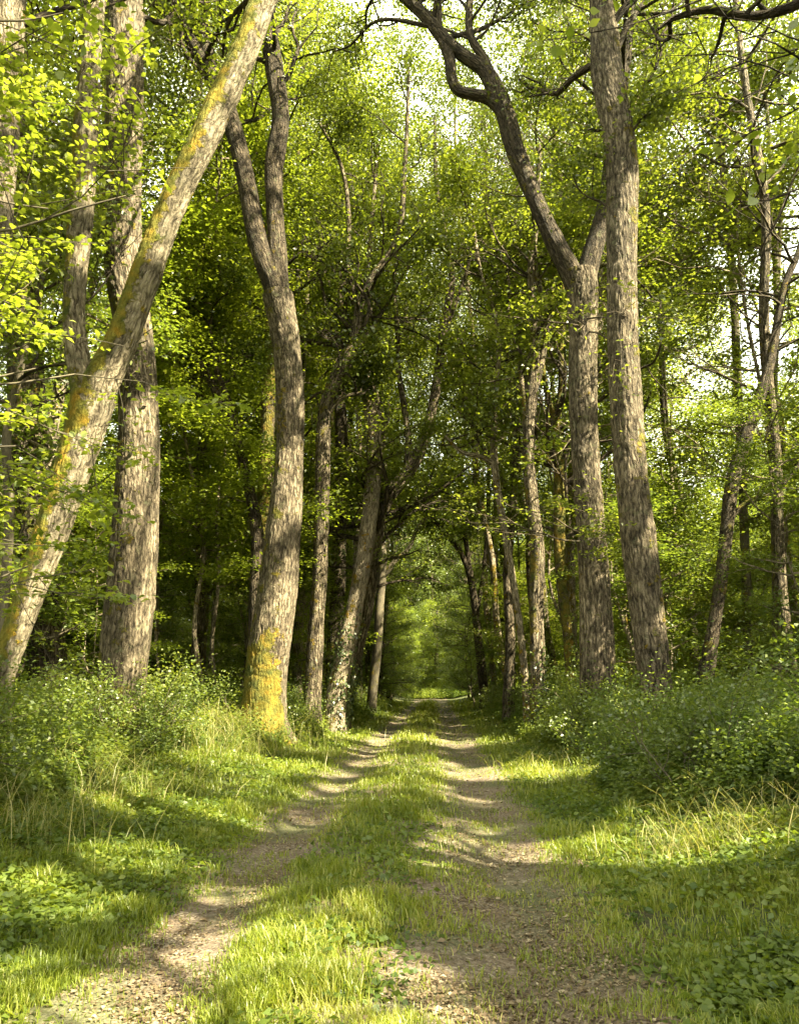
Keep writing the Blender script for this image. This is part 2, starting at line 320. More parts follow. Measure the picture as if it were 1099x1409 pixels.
for px, py, Y, r in [(195, 990, 14, .5), (190, 930, 14, .55), (200, 860, 14, .55), (205, 790, 14, .55), (210, 720, 14, .5), (205, 650, 14, .5), (205, 590, 14, .45), (190, 250, 14, .45), (190, 190, 14, .45), (190, 330, 14, .35),
                     (110, 640, 11, .45), (80, 720, 11, .45), (60, 780, 11, .45), (35, 850, 11, .4), (10, 930, 11, .4), (135, 570, 11, .35), (115, 280, 11, .25), (112, 360, 11, .25),
                     (215, 340, 11, .35), (250, 260, 11, .35), (290, 180, 11, .4), (335, 80, 11, .4), (360, 20, 11, .4), (10, 60, 9, .4), (8, 160, 9, .4), (0, 270, 9, .4),
                     (375, 940, 19, .6), (380, 880, 19, .6), (392, 810, 19, .5), (405, 700, 19, .45), (410, 560, 19, .4), (410, 480, 19, .4), (405, 440, 19, .4),
                     (820, 900, 18, .6), (818, 840, 18, .6), (815, 760, 18, .5), (808, 660, 18, .35), (800, 550, 18, .5), (800, 500, 18, .5), (815, 360, 18, .4), (895, 880, 15.6, .3), (880, 760, 15.6, .35), (862, 560, 15.6, .3),
                     (438, 860, 23.5, .6), (442, 720, 23.5, .5), (470, 510, 23.5, .5), (515, 750, 26.5, .7), (560, 650, 26.5, .6), (598, 550, 26.5, .6), (610, 440, 26.5, .6), (712, 850, 24, .5), (690, 710, 24, .5), (680, 600, 24, .5), (480, 870, 25, .7), (470, 930, 25, .6), (500, 780, 25, .5), (512, 650, 25, .5), (505, 560, 25, .5), (445, 600, 27, .4), (525, 800, 38, .8),
                     (712, 840, 20, .5), (722, 920, 20, .5), (695, 740, 20, .5), (738, 740, 22, .5), (975, 900, 20, .5), (10, 620, 6.2, .9), (60, 500, 6.2, .7), (60, 350, 6.2, .9), (60, 150, 6.2, .9), (120, 300, 6.5, .5),
                     (700, 738, 16.8, .7), (760, 742, 16.4, .7), (830, 730, 16.5, .6), (770, 435, 16.5, .7), (850, 450, 15.5, .6), (270, 1000, 13, .9), (320, 960, 16, 1.2), (240, 960, 16, .9), (960, 700, 19, 1.2), (1000, 600, 20, 1.2), (1050, 560, 20, 1.3), (960, 500, 20, 1.2), (1000, 420, 20, 1.4), (1060, 350, 20, 1.2), (940, 850, 18, .9), (770, 990, 14, .8), (560, 300, 30, 2.5), (480, 250, 30, 2.5), (640, 400, 34, 2.5), (560, 450, 34, 2.0), (450, 120, 26, 2.0), (730, 60, 20, 1.5), (760, 200, 22, 1.5), (950, 250, 17, 1.2), (250, 420, 22, 1.5), (260, 250, 22, 1.5), (260, 550, 24, 1.0), (280, 700, 24, .8), (590, 880, 80, 6)]:
    lit(px, py, Y, r)
_r = np.random.default_rng(404)
for px in range(30, 400, 60):
    for py in (1010, 1050, 1100): LIT.append((*P(px, py, 9.5 + (1100 - py) * .04), .75))
for px, py in ((740, 1180), (800, 1185), (860, 1185), (920, 1180), (970, 1150), (1030, 1120), (1090, 1100), (1080, 1140), (980, 1190)): q_ = G(px, py); LIT.append((q_[0], q_[1], .3, .75))
for k in range(150): LIT.append((_r.uniform(-13, -5), _r.uniform(14, 44), _r.uniform(.6, 16), _r.uniform(.4, 1.0)))
for k in range(70): LIT.append((_r.uniform(-5, 9), _r.uniform(18, 44), _r.uniform(1, 20), _r.uniform(.4, 1.0)))
LITA = np.array(LIT)
def thin(arr, rng, keep=0.03, view=False):
    c = arr[0]; k = np.ones(len(c), bool)
    for x, y, z, r in LITA:
        v = c - [x, y, z]; s = v @ SUN; d2 = np.sum(v * v, 1) - s * s
        k &= ~((s > max(1.2, 1.5 * r)) & (d2 < (r * (1 + .35 * (vnoise(c * 1.7) - .5))) ** 2) & (rng.random(len(c)) > keep))
    k &= ~((np.abs(c[:, 0]) < 1.2) & (np.abs(c[:, 1]) < 2.2) & (c[:, 2] < 3))      # nothing hangs in front of the lens
    return [a[k] for a in arr]

# ------------------------------------------------------------------ ground
def gz(x, y):
    x = np.asarray(x, float); y = np.asarray(y, float)
    cx = x + .45
    side = np.clip((np.abs(cx) - 2.0) / 2.6, 0, 1) ; side = side * side * (3 - 2 * side)
    z = side * .36 + (n2(x, y, .35) - .5) * .16 * (0.35 + side) + (n2(x, y, 1.7, 5) - .5) * .035 + (n2(x, y, 5.5, 6) - .5) * .016
    for c0 in (-1.57, .58):
        z = z - .055 * np.exp(-((x - c0) / .33) ** 2)
    z = z + .03 * np.exp(-((x + .5) / .5) ** 2)
    return z
def sheet(name, xs, ys, dz, mat, **kw):
    X, Y = np.meshgrid(xs, ys); Z = gz(X, Y) + dz
    V = np.stack([X, Y, Z], -1).reshape(-1, 3); nx = len(xs)
    i = (np.arange(len(ys) - 1)[:, None] * nx + np.arange(nx - 1)[None]).ravel()
    return link(name, mesh_from(name, V, np.stack([i, i + 1, i + 1 + nx, i + nx], -1), smooth=True, mat=mat), **kw)
def sym(near, step, far, g):
    a = list(np.arange(0, near, step)); s = step
    while a[-1] < far: s *= g; a.append(a[-1] + s)
    return np.array(a)
m, t = newmat('forest_floor')
g = nd(t, 'ShaderNodeNewGeometry').outputs['Position']
n1 = nd(t, 'ShaderNodeTexNoise', {'Vector': g, 'Scale': 1.3, 'Detail': 6.0, 'Roughness': .6}); nn2 = nd(t, 'ShaderNodeTexNoise', {'Vector': g, 'Scale': 22.0, 'Detail': 6.0, 'Roughness': .75})
c1 = ramp(t, nn2.outputs[0], [(.3, (.035, .03, .016)), (.5, (.085, .075, .035)), (.7, (.17, .14, .07))])
c2 = ramp(t, nn2.outputs[0], [(.3, (.03, .045, .012)), (.55, (.075, .11, .022)), (.75, (.13, .17, .04))])
col = mixc(t, ramp(t, n1.outputs[0], [(.4, 0.15), (.6, .85)]), c1, c2)
bp = nd(t, 'ShaderNodeBump', {'Height': nn2.outputs[0], 'Strength': 1.0, 'Distance': .04})
pr = nd(t, 'ShaderNodeBsdfPrincipled', {'Base Color': col, 'Roughness': .95, 'Normal': bp.outputs[0]}); nd(t, 'ShaderNodeOutputMaterial', {'Surface': pr.outputs[0]})
floor_m = m
m, t = newmat('gravel_track')
g = nd(t, 'ShaderNodeNewGeometry').outputs['Position']
vo = nd(t, 'ShaderNodeTexVoronoi', {'Vector': g, 'Scale': 42.0, 'Randomness': 1.0}); v2 = nd(t, 'ShaderNodeTexVoronoi', {'Vector': g, 'Scale': 95.0})
nz = nd(t, 'ShaderNodeTexNoise', {'Vector': g, 'Scale': 3.0, 'Detail': 6.0, 'Roughness': .65}); nf = nd(t, 'ShaderNodeTexNoise', {'Vector': g, 'Scale': 60.0, 'Detail': 4.0, 'Roughness': .7})
sep = nd(t, 'ShaderNodeSeparateColor', {0: vo.outputs['Color']})
stone = ramp(t, sep.outputs[0], [(0.0, (.09, .066, .048)), (.45, (.165, .125, .09)), (.8, (.26, .21, .155)), (1.0, (.44, .37, .29))])
dirt = ramp(t, nf.outputs[0], [(.3, (.085, .058, .04)), (.7, (.25, .18, .125))])
col = mixc(t, ramp(t, nz.outputs[0], [(.38, .25), (.62, .8)]), dirt, stone)
col = mixc(t, ramp(t, nd(t, 'ShaderNodeTexNoise', {'Vector': g, 'Scale': .9, 'Detail': 5.0}).outputs[0], [(.44, 0.0), (.62, .7)]), col, (.085, .10, .032))
hh = mth(t, 'ADD', mth(t, 'MULTIPLY', mth(t, 'SUBTRACT', 1.0, vo.outputs['Distance']), .9), mth(t, 'MULTIPLY', nf.outputs[0], .7))
bp = nd(t, 'ShaderNodeBump', {'Height': hh, 'Strength': .9, 'Distance': .018})
pr = nd(t, 'ShaderNodeBsdfPrincipled', {'Base Color': col, 'Roughness': .9, 'Normal': bp.outputs[0]}); nd(t, 'ShaderNodeOutputMaterial', {'Surface': pr.outputs[0]})
track_m = m
ax = sym(6, .12, 420, 1.09); xs = np.concatenate([-ax[:0:-1], ax]); ys = np.concatenate([-sym(3, .3, 60, 1.2)[:0:-1], sym(14, .12, 600, 1.03)])
sheet('ground', xs, ys, 0, floor_m, kind='structure')
sheet('track', np.linspace(-2.15, 1.3, 44), np.concatenate([np.arange(-4, 14, .08), 14 + sym(2, .15, 74, 1.03)]), .006, track_m, kind='structure')

# ------------------------------------------------------------------ hero trees
def sane(p):   # keep below-ground bases
    return p
WS = 1.0
class Tree:
    def __init__(s, name, label, cat, Y, bark='oak', leaf='oak', group=None, seed=1):
        s.Y = Y; s.rng = np.random.default_rng(seed); s.seed = seed; s.bark = BM[bark]; s.leaf = LM[leaf]; s.lv = Leaves(); s.limbs = []; s.name = name; s.label = label; s.cat = cat; s.group = group; s.tr = Wood(); s.br = Wood(); s.base = None
    def path(s, px, dY=None):
        """photo pixel stations (x, y, width) -> points and radii at the tree's own depth"""
        out = []; r = []
        for i, q in enumerate(px):
            Y = s.Y + (q[3] if len(q) > 3 else 0)
            p = P(q[0], q[1], Y); out.append(p)
            d = np.linalg.norm(p - [0, 0, CAMZ]); cz = d * 1.0
            v = Mc.T @ (p - [0, 0, CAMZ]); r.append(WS * q[2] / 2 * (-v[2]) / F)
        return np.array(out), np.array(r)
    def trunk(s, px, sides=40, per=14, lump=.07, flare=.5, moss=None, ground=True, ridged=0):
        p, r = s.path(px)
        if ground:
            b = p[0].copy(); z = float(gz(b[0], b[1])) - .15
            if p[0][2] > z + .1: p = np.vstack([[b[0] - (p[1][0] - b[0]) * .3, b[1], z], p]); r = np.concatenate([[r[0] * 1.1], r])
            s.base = np.array([p[0][0], p[0][1], z + .15])
        s.tr.tube(p, r, sides, per, lump, flare if ground else 0, moss, s.seed, ridged); s.main = (p, r); return p, r
    def limb(s, px, sides=20, per=8, lump=.09, moss=None, part=True, name='limb', ridged=0, bark=None):
        p, r = s.path(px); wd = Wood() if part else s.br
        wd.tube(p, r, sides, per, lump, 0, moss, s.seed + len(s.limbs) + .37, ridged)
        if part: s.limbs.append((name, wd, BM[bark] if bark else s.bark))
        return p, r
    def crown(s, pr, t0, t1, n, L, st, el=(.1, .9)):
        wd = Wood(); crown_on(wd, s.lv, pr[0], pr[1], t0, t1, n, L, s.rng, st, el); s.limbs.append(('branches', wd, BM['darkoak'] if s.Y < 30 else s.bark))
    def done(s, thinit=True, hexa=False):
        if s.base is None: s.base = np.array([s.main[0][0][0], s.main[0][0][1], 0])
        e = link(s.name, None, label=s.label, cat=s.cat, group=s.group, loc=s.base)
        o = s.base
        link('trunk', s.tr.mesh('trunk', s.bark, o), e)
        for nme, wd, bk in s.limbs: link(nme, wd.mesh(nme, bk, o), e)
        if s.br.n: link('branches', s.br.mesh('branches', s.bark, o), e)
        if s.lv.c:
            a = s.lv.arr()
            if thinit: a = thin(a, s.rng, .03 if s.Y < 12 else .2)
            link('crown', leaf_mesh('crown', a, s.leaf, o, hexa=hexa), e)
        return e
def moss_dir(d, amt, base=0.0, z1=None, bz=0.0):
    d = unit(np.array(d, float))
    def f(V, N):
        m = amt * np.clip(N @ d * 1.3 + .1, 0, 1) + base
        if z1 is not None: m = np.maximum(m, bz * np.clip(1.25 - V[..., 2] / z1, 0, 1) * np.clip(N @ unit(np.array([-.75, -.6, 0.])) + .75, 0, 1))
        return m
    return f

ml = moss_dir((-.75, -.5, .6), 1.1, .06)
WS = .84
T = Tree('oak_tree', 'mossy pale tree leaning right across the left foreground, forked above its middle', 'tree', 11, 'paleridged', 'beech', seed=3)
pr = T.trunk([(-22, 1010, 46), (-8, 955, 44), (22, 870, 44), (58, 770, 50), (92, 670, 56), (115, 600, 60), (130, 545, 68)], moss=ml, sides=120, per=36, ridged=15)
a = T.limb([(118, 590, 46), (140, 525, 56), (168, 468, 50), (198, 385, 46), (240, 275, 45), (288, 175, 44), (340, 62, 42), (372, -30, 38), (405, -150, 32), (440, -330, 24, 1), (470, -520, 14, 2)], sides=110, per=36, moss=ml, ridged=15)
b = T.limb([(122, 585, 36), (112, 520, 38), (103, 455, 36), (104, 390, 35), (113, 280, 37), (120, 150, 37), (130, 0, 33), (136, -130, 28, .5), (140, -300, 22, 1), (130, -480, 12, 1)], sides=90, per=30, moss=moss_dir((-.7, -.2, .4), .65), ridged=15)
T.crown(a, .7, 1, 9, 4.2, OAK); T.crown(b, .62, 1, 9, 4, BEECH)
T.done()

WS = 1.0
T = Tree('oak_tree', 'thick straight oak with ridged sunlit bark, nearest upright trunk on the left', 'tree', 14, 'ridged', 'oak', seed=5)
pr = T.trunk([(158, 1035, 66), (163, 1000, 62), (168, 940, 64), (176, 860, 66), (184, 770, 64), (188, 690, 60), (191, 610, 55), (189, 530, 51), (183, 450, 49), (172, 370, 50), (168, 290, 50), (170, 200, 49), (173, 100, 48), (174, 0, 45), (178, -150, 40), (185, -320, 32), (180, -520, 18)], sides=160, per=40, ridged=13, moss=moss_dir((-.8, -.3, .1), .28, 0, 1.3, 1.1), lump=.05)
T.crown(pr, .8, 1, 14, 4.5, OAK); T.done()

T = Tree('oak_tree', 'bending oak with orange moss at its foot, splitting into two dark limbs', 'tree', 19, 'ridged', 'oak', seed=8)
mf = moss_dir((-.8, -.2, .2), .25, 0, 2.6, 2.1)
pr = T.trunk([(362, 985, 60), (366, 930, 58), (372, 880, 58), (384, 800, 52), (393, 700, 45), (398, 620, 38), (399, 575, 40), (398, 520, 37), (392, 460, 38), (382, 405, 42)], sides=140, per=40, moss=mf, lump=.09, ridged=12)
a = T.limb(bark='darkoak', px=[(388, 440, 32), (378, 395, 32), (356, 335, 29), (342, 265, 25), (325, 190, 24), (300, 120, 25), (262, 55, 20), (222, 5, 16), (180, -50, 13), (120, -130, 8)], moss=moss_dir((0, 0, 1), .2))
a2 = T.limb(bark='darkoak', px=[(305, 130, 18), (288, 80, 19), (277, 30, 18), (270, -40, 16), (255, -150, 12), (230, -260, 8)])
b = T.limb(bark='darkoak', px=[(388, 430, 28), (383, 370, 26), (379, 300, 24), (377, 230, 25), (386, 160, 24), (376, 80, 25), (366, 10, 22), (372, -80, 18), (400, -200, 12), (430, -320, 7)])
T.crown(a, .45, 1, 9, 4.2, OAK); T.crown(a2, .4, 1, 9, 5, OAK); T.crown(b, .45, 1, 12, 4.2, OAK, (-.1, .9)); T.done()

T = Tree('oak_tree', 'slim tree with yellow moss standing directly behind the bending oak', 'tree', 23, 'oak', 'oak', seed=9)
pr = T.trunk([(352, 975, 26), (353, 900, 26), (357, 800, 24), (363, 700, 21), (367, 620, 20), (370, 540, 19), (373, 470, 18), (378, 380, 14), (384, 280, 11), (390, 180, 8), (400, 60, 5)], sides=24, per=8, moss=moss_dir((.1, -1, .2), .75, .1))
T.crown(pr, .66, 1, 10, 3.2, OAK); T.done()

T = Tree('oak_tree', 'dark slender tree curving left between the two big left oaks', 'tree', 22, 'darkoak', 'dark', seed=10)
pr = T.trunk([(345, 985, 20), (350, 900, 20), (353, 800, 19), (355, 740, 18), (340, 660, 14), (322, 590, 13), (300, 545, 12), (280, 505, 10), (255, 470, 9), (232, 425, 8), (222, 370, 6), (225, 300, 4)], sides=20, per=8, moss=moss_dir((0, 0, 1), .3))
T.crown(pr, .55, 1, 9, 2.6, BEECH, (0, .9))
b = T.limb([(330, 615, 9), (318, 560, 8), (295, 500, 8), (290, 440, 6), (305, 380, 5), (285, 330, 4)]); T.crown(b, .4, 1, 5, 2.2, OAK); T.done()

CL = [  # centre avenue trees: name,label,Y,bark,seed,trunk,limbs
 ('avenue tree with pale bark, forking right over the track, left of the vanishing point', 23.5, 'oak', 21,
  [(430, 962, 24), (433, 900, 23), (439, 800, 21), (443, 700, 20), (444, 620, 20), (448, 560, 18), (462, 520, 18), (480, 490, 17), (490, 455, 14), (495, 410, 12)],
  [[(493, 425, 10), (512, 382, 10), (535, 350, 9), (551, 310, 8), (556, 240, 7), (560, 170, 5), (562, 90, 4)], [(492, 420, 8), (478, 360, 7), (480, 300, 6), (470, 230, 5), (440, 170, 4)], [(450, 570, 7), (470, 548, 6), (498, 540, 4)]]),
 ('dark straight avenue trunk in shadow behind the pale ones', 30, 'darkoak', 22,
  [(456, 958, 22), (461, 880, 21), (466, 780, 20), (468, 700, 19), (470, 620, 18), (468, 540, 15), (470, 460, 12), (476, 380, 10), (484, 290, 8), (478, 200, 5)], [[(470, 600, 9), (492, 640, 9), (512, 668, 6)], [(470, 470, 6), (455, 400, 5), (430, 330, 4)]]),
 ('pale avenue tree leaning right with ivy on its foot', 25, 'pale', 23,
  [(462, 962, 30), (472, 910, 26), (485, 850, 24), (497, 790, 23), (506, 730, 22), (513, 670, 22), (516, 620, 21), (510, 570, 20), (503, 520, 16), (498, 480, 13), (496, 440, 11), (505, 380, 8), (512, 300, 6), (520, 200, 5)], [[(500, 500, 8), (485, 470, 7), (470, 420, 6), (462, 350, 4)]]),
 ('avenue tree forking low with a curved limb arching over the track', 26.5, 'oak', 24,
  [(474, 958, 20), (484, 920, 20), (498, 860, 20), (510, 790, 21), (515, 740, 23), (519, 695, 27)],
  [[(517, 715, 20), (535, 682, 20), (560, 652, 19), (580, 615, 16), (592, 575, 14), (602, 520, 13), (608, 470, 12), (614, 430, 11), (622, 380, 9), (612, 320, 7), (600, 250, 6), (598, 160, 4)],
   [(516, 710, 16), (519, 650, 16), (522, 600, 15), (518, 550, 13), (508, 510, 11), (505, 460, 8), (515, 380, 6)], [(558, 655, 10), (562, 610, 10), (556, 560, 9), (548, 510, 8), (546, 450, 7), (543, 380, 5), (555, 300, 4)], [(608, 470, 8), (622, 430, 6), (640, 380, 5), (655, 320, 4)]]),
 ('thin sunlit avenue tree with a low limb hooking toward the middle of the track', 38, 'grey', 25,
  [(512, 955, 13), (518, 900, 13), (522, 840, 12), (526, 780, 12), (524, 730, 10), (530, 690, 8), (528, 620, 7), (535, 540, 6), (530, 440, 4)], [[(526, 795, 8), (545, 770, 7), (562, 755, 6), (574, 728, 6), (592, 704, 5), (610, 690, 3)]]),
 ('short stout sunlit trunk half hidden behind the bending oak', 29, 'pale', 26,
  [(408, 960, 15), (410, 900, 14), (412, 820, 14), (411, 740, 13), (408, 660, 11), (412, 560, 9), (420, 460, 7), (425, 350, 5)], []),
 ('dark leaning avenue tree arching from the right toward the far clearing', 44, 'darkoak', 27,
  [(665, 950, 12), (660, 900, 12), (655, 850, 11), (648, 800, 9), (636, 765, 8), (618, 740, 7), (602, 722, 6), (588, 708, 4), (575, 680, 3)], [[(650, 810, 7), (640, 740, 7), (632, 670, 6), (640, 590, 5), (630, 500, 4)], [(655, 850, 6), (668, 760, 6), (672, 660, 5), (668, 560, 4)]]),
 ('thin pale birch-like stem leaning left on the right side of the track', 24, 'pale', 31,
  [(724, 965, 10), (720, 910, 10), (713, 850, 10), (704, 790, 10), (694, 730, 10), (684, 670, 10), (679, 620, 10), (681, 550, 8), (686, 480, 7), (680, 430, 6), (660, 370, 5), (650, 300, 4)], [[(685, 640, 9), (660, 628, 7), (635, 622, 6), (612, 600, 4)], [(683, 500, 6), (700, 420, 5), (695, 340, 4)]]),
 ('upright avenue tree with a knobbly trunk, first from the track in the right row', 22, 'oak', 32,
  [(740, 965, 24), (739, 900, 21), (738, 830, 20), (739, 760, 20), (733, 700, 18), (727, 640, 17), (727, 580, 16), (732, 530, 17), (736, 480, 13), (733, 430, 11), (730, 370, 9), (738, 300, 7), (742, 200, 5)], [[(737, 530, 11), (748, 480, 9), (752, 430, 8), (738, 380, 7), (735, 330, 5)], [(726, 570, 12), (718, 530, 8), (716, 510, 5)]]),
 ('slim mossy tree just left of the thick straight oak on the right', 23, 'oak', 33,
  [(788, 975, 15), (785, 930, 14), (780, 870, 14), (773, 810, 14), (769, 750, 15), (769, 690, 15), (767, 620, 14), (762, 570, 13)], [[(764, 585, 10), (752, 540, 7), (747, 490, 6), (757, 430, 6), (765, 350, 4)], [(764, 585, 10), (772, 530, 9), (771, 470, 9), (772, 420, 8), (780, 340, 6), (775, 240, 4)], [(764, 642, 8), (748, 628, 7), (735, 620, 4)]]),
 ('dark leaning tree on the right with a light lower trunk', 20, 'darkoak', 34,
  [(966, 960, 26), (972, 920, 22), (982, 860, 18), (992, 790, 17), (1000, 720, 18), (1008, 660, 18), (1022, 610, 18), (1038, 565, 17), (1056, 510, 14), (1068, 450, 11), (1080, 390, 10), (1100, 340, 8), (1120, 260, 6)], [[(1000, 715, 8), (1030, 690, 7), (1060, 680, 6), (1100, 640, 5)]]),
 ('thin pale stem near the right edge of the photo', 24, 'grey', 35,
  [(1066, 960, 10), (1066, 850, 9), (1066, 740, 9), (1062, 640, 9), (1064, 540, 9), (1068, 430, 8), (1064, 320, 8), (1058, 200, 6), (1050, 90, 4)], [[(1066, 460, 6), (1072, 330, 6), (1075, 200, 5), (1070, 90, 3)]]),
 ('pale slanting stem with a snapped look above the right undergrowth', 25, 'grey', 36,
  [(1030, 960, 12), (1026, 800, 12), (1020, 650, 11), (1014, 520, 11), (1010, 430, 11), (1004, 350, 10), (998, 290, 10), (992, 200, 8), (986, 80, 5)], []),
 ('broad grey trunk in shade behind the leaning mossy tree', 17, 'darkoak', 37,  # dark bark paints in the shade on this grey trunk
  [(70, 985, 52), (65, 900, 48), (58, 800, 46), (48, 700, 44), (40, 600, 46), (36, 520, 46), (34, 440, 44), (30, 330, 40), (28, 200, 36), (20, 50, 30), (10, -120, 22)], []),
 ('bright sunlit trunk at the left edge of the photo', 9, 'pale', 38,
  [(-110, 1010, 54), (-95, 850, 50), (-60, 650, 46), (-25, 480, 42), (-8, 340, 40), (2, 220, 40), (8, 110, 42), (14, 0, 42), (24, -140, 36), (40, -320, 28), (50, -520, 18)], []),
 ('narrow pale stem between the leaning mossy tree and the left edge', 13, 'grey', 39,
  [(-2, 960, 14), (8, 800, 13), (14, 700, 13), (10, 600, 12), (30, 500, 10), (52, 410, 9), (70, 320, 7)], []),
 ('slender tree partly hidden behind the oak right of the track', 30, 'oak', 40,
  [(700, 960, 16), (702, 880, 14), (698, 780, 13), (706, 680, 12), (712, 580, 10), (716, 470, 8), (708, 360, 6), (712, 240, 4)], [[(705, 690, 7), (680, 640, 6), (650, 590, 5), (630, 520, 4)]]),
]
for lab, Y, bark, seed, tk, lbs in CL:
    T = Tree('birch_tree' if 'birch' in lab else 'oak_tree', lab, 'tree', Y, bark, 'beech' if seed in (23, 25, 31, 38) else 'oak', seed=seed, group=None)
    ms = {33: moss_dir((.2, -1, .1), .75, .15), 32: moss_dir((-.8, -.2, .2), .5), 37: moss_dir((0, -1, 0), .3)}.get(seed, moss_dir((-.7, -.2, .5), .25))
    pr = T.trunk(tk, sides=28, per=8, moss=ms, flare=.35, lump=.1)
    st = dict(OAK if seed % 2 else BEECH); st['size'] = .09 + .002 * Y; st['rad'] = .55; st['per'] = 8
    T.crown(pr, .6 if seed not in (38, 37) else .68, 1, 8 if lbs else 13, 3.0 if seed != 28 else 1.6, st, (-.1, .9))
    if seed not in (37, 38, 39, 35, 36): T.crown(pr, .78, 1, 8, 5.0, dict(st, per=13), (-.1, .7))
    for l in lbs:
        q = T.limb(l, sides=14, per=6, moss=ms); T.crown(q, .68, 1, 4, 2.4, st, (-.1, .9))
    if seed in (23, 24, 32):    # ivy climbing the foot
        p = catmull(pr[0], 10); rr = np.interp(np.linspace(0, 1, len(p)), np.linspace(0, 1, len(pr[1])), pr[1]); hz = 4.2 if seed == 23 else 2.6
        k = T.rng.integers(0, len(p) - 1, 9000); k = k[p[k, 2] < hz * T.rng.random(len(k)) ** .5]; th = T.rng.uniform(0, 2 * PI, len(k))
        nn_ = np.stack([np.cos(th), np.sin(th), np.zeros(len(k))], -1); keep = vnoise(np.stack([th * 1.2, p[k, 2] * 1.5, np.full(len(k), seed * 1.3)], -1)) > .45
        c = p[k] + nn_ * (rr[k] * 1.05 + T.rng.uniform(0, .08, len(k)))[:, None] + T.rng.normal(size=(len(k), 3)) * .04
        a = T.rng.normal(size=c.shape) + [0, 0, -.8]; iv = [x[keep] for x in (c, a, nn_ + T.rng.normal(size=c.shape) * .4, T.rng.uniform(.06, .12, len(c)), T.rng.uniform(.1, .9, len(c)))]
        e = T.done(); link('ivy', leaf_mesh('ivy', iv, LM['ivy'], T.base, wide=.85), e)
    else: T.done()

T = Tree('oak_tree', 'tall oak with ridged grey-brown bark, nearest on the right, leaning left', 'tree', 15.6, 'ridged', 'oak', seed=41)
pr = T.trunk([(912, 995, 46), (903, 950, 42), (895, 890, 44), (888, 830, 45), (880, 760, 46), (868, 660, 42), (861, 560, 42), (856, 460, 42), (855, 360, 41), (856, 260, 42), (850, 185, 42), (836, 105, 42), (829, 10, 34), (824, -100, 30), (815, -260, 24), (800, -420, 15)], sides=140, per=40, ridged=13, moss=moss_dir((.8, .1, .3), .3), lump=.06)
T.crown(pr, .5, .75, 4, 2.0, OAK, (-.1, .5)); T.crown(pr, .75, 1, 18, 5.2, OAK); T.done()

T = Tree('oak_tree', 'thick straight oak on the right, forking into a snaking dark limb over the track', 'tree', 18, 'ridged', 'oak', seed=43)
mr = moss_dir((.1, .1, 1), .35)
pr = T.trunk([(822, 990, 50), (822, 940, 47), (821, 890, 46), (818, 820, 44), (814, 750, 40), (809, 680, 38), (804, 600, 38), (802, 520, 38), (802, 460, 38), (801, 405, 42), (800, 375, 40)], sides=140, per=44, ridged=12, moss=mr, lump=.06)
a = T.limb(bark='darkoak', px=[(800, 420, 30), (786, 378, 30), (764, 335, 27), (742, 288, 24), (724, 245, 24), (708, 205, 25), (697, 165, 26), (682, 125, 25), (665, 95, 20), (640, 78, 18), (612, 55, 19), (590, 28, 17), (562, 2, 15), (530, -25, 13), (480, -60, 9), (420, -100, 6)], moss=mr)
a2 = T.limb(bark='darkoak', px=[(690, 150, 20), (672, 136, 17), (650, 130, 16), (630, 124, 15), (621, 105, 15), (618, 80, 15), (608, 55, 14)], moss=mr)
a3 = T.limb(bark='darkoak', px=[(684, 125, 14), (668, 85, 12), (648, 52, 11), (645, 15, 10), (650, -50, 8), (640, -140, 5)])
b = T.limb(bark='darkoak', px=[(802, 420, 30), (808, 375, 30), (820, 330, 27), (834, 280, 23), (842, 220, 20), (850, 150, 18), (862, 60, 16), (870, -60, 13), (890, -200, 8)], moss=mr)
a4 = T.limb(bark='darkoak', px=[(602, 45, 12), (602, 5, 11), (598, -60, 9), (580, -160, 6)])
T.crown(a, .65, 1, 10, 3.8, OAK); T.crown(a3, .3, 1, 9, 3.8, OAK); T.crown(a4, .3, 1, 9, 4.4, OAK); T.crown(b, .5, 1, 13, 4.4, OAK)
st3 = dict(BEECH, size=.10, per=8, rad=.26, kids=(5, 3), tint=.78, wob=.1, trop=.0)
for (sx, sy, tx, ty, dy) in [(812, 745, 665, 738, -1.6), (816, 735, 740, 748, -2.0), (818, 730, 858, 722, -1.8), (803, 450, 740, 430, -2.2), (803, 455, 860, 462, -2.6), (800, 440, 905, 430, -3.4)]:
    a_ = P(sx, sy, 18); b_ = P(tx, ty, 18 + dy); grow(T.br, T.lv, a_, b_ - a_, np.linalg.norm(b_ - a_), .028, 0, T.rng, st3)
T.done()

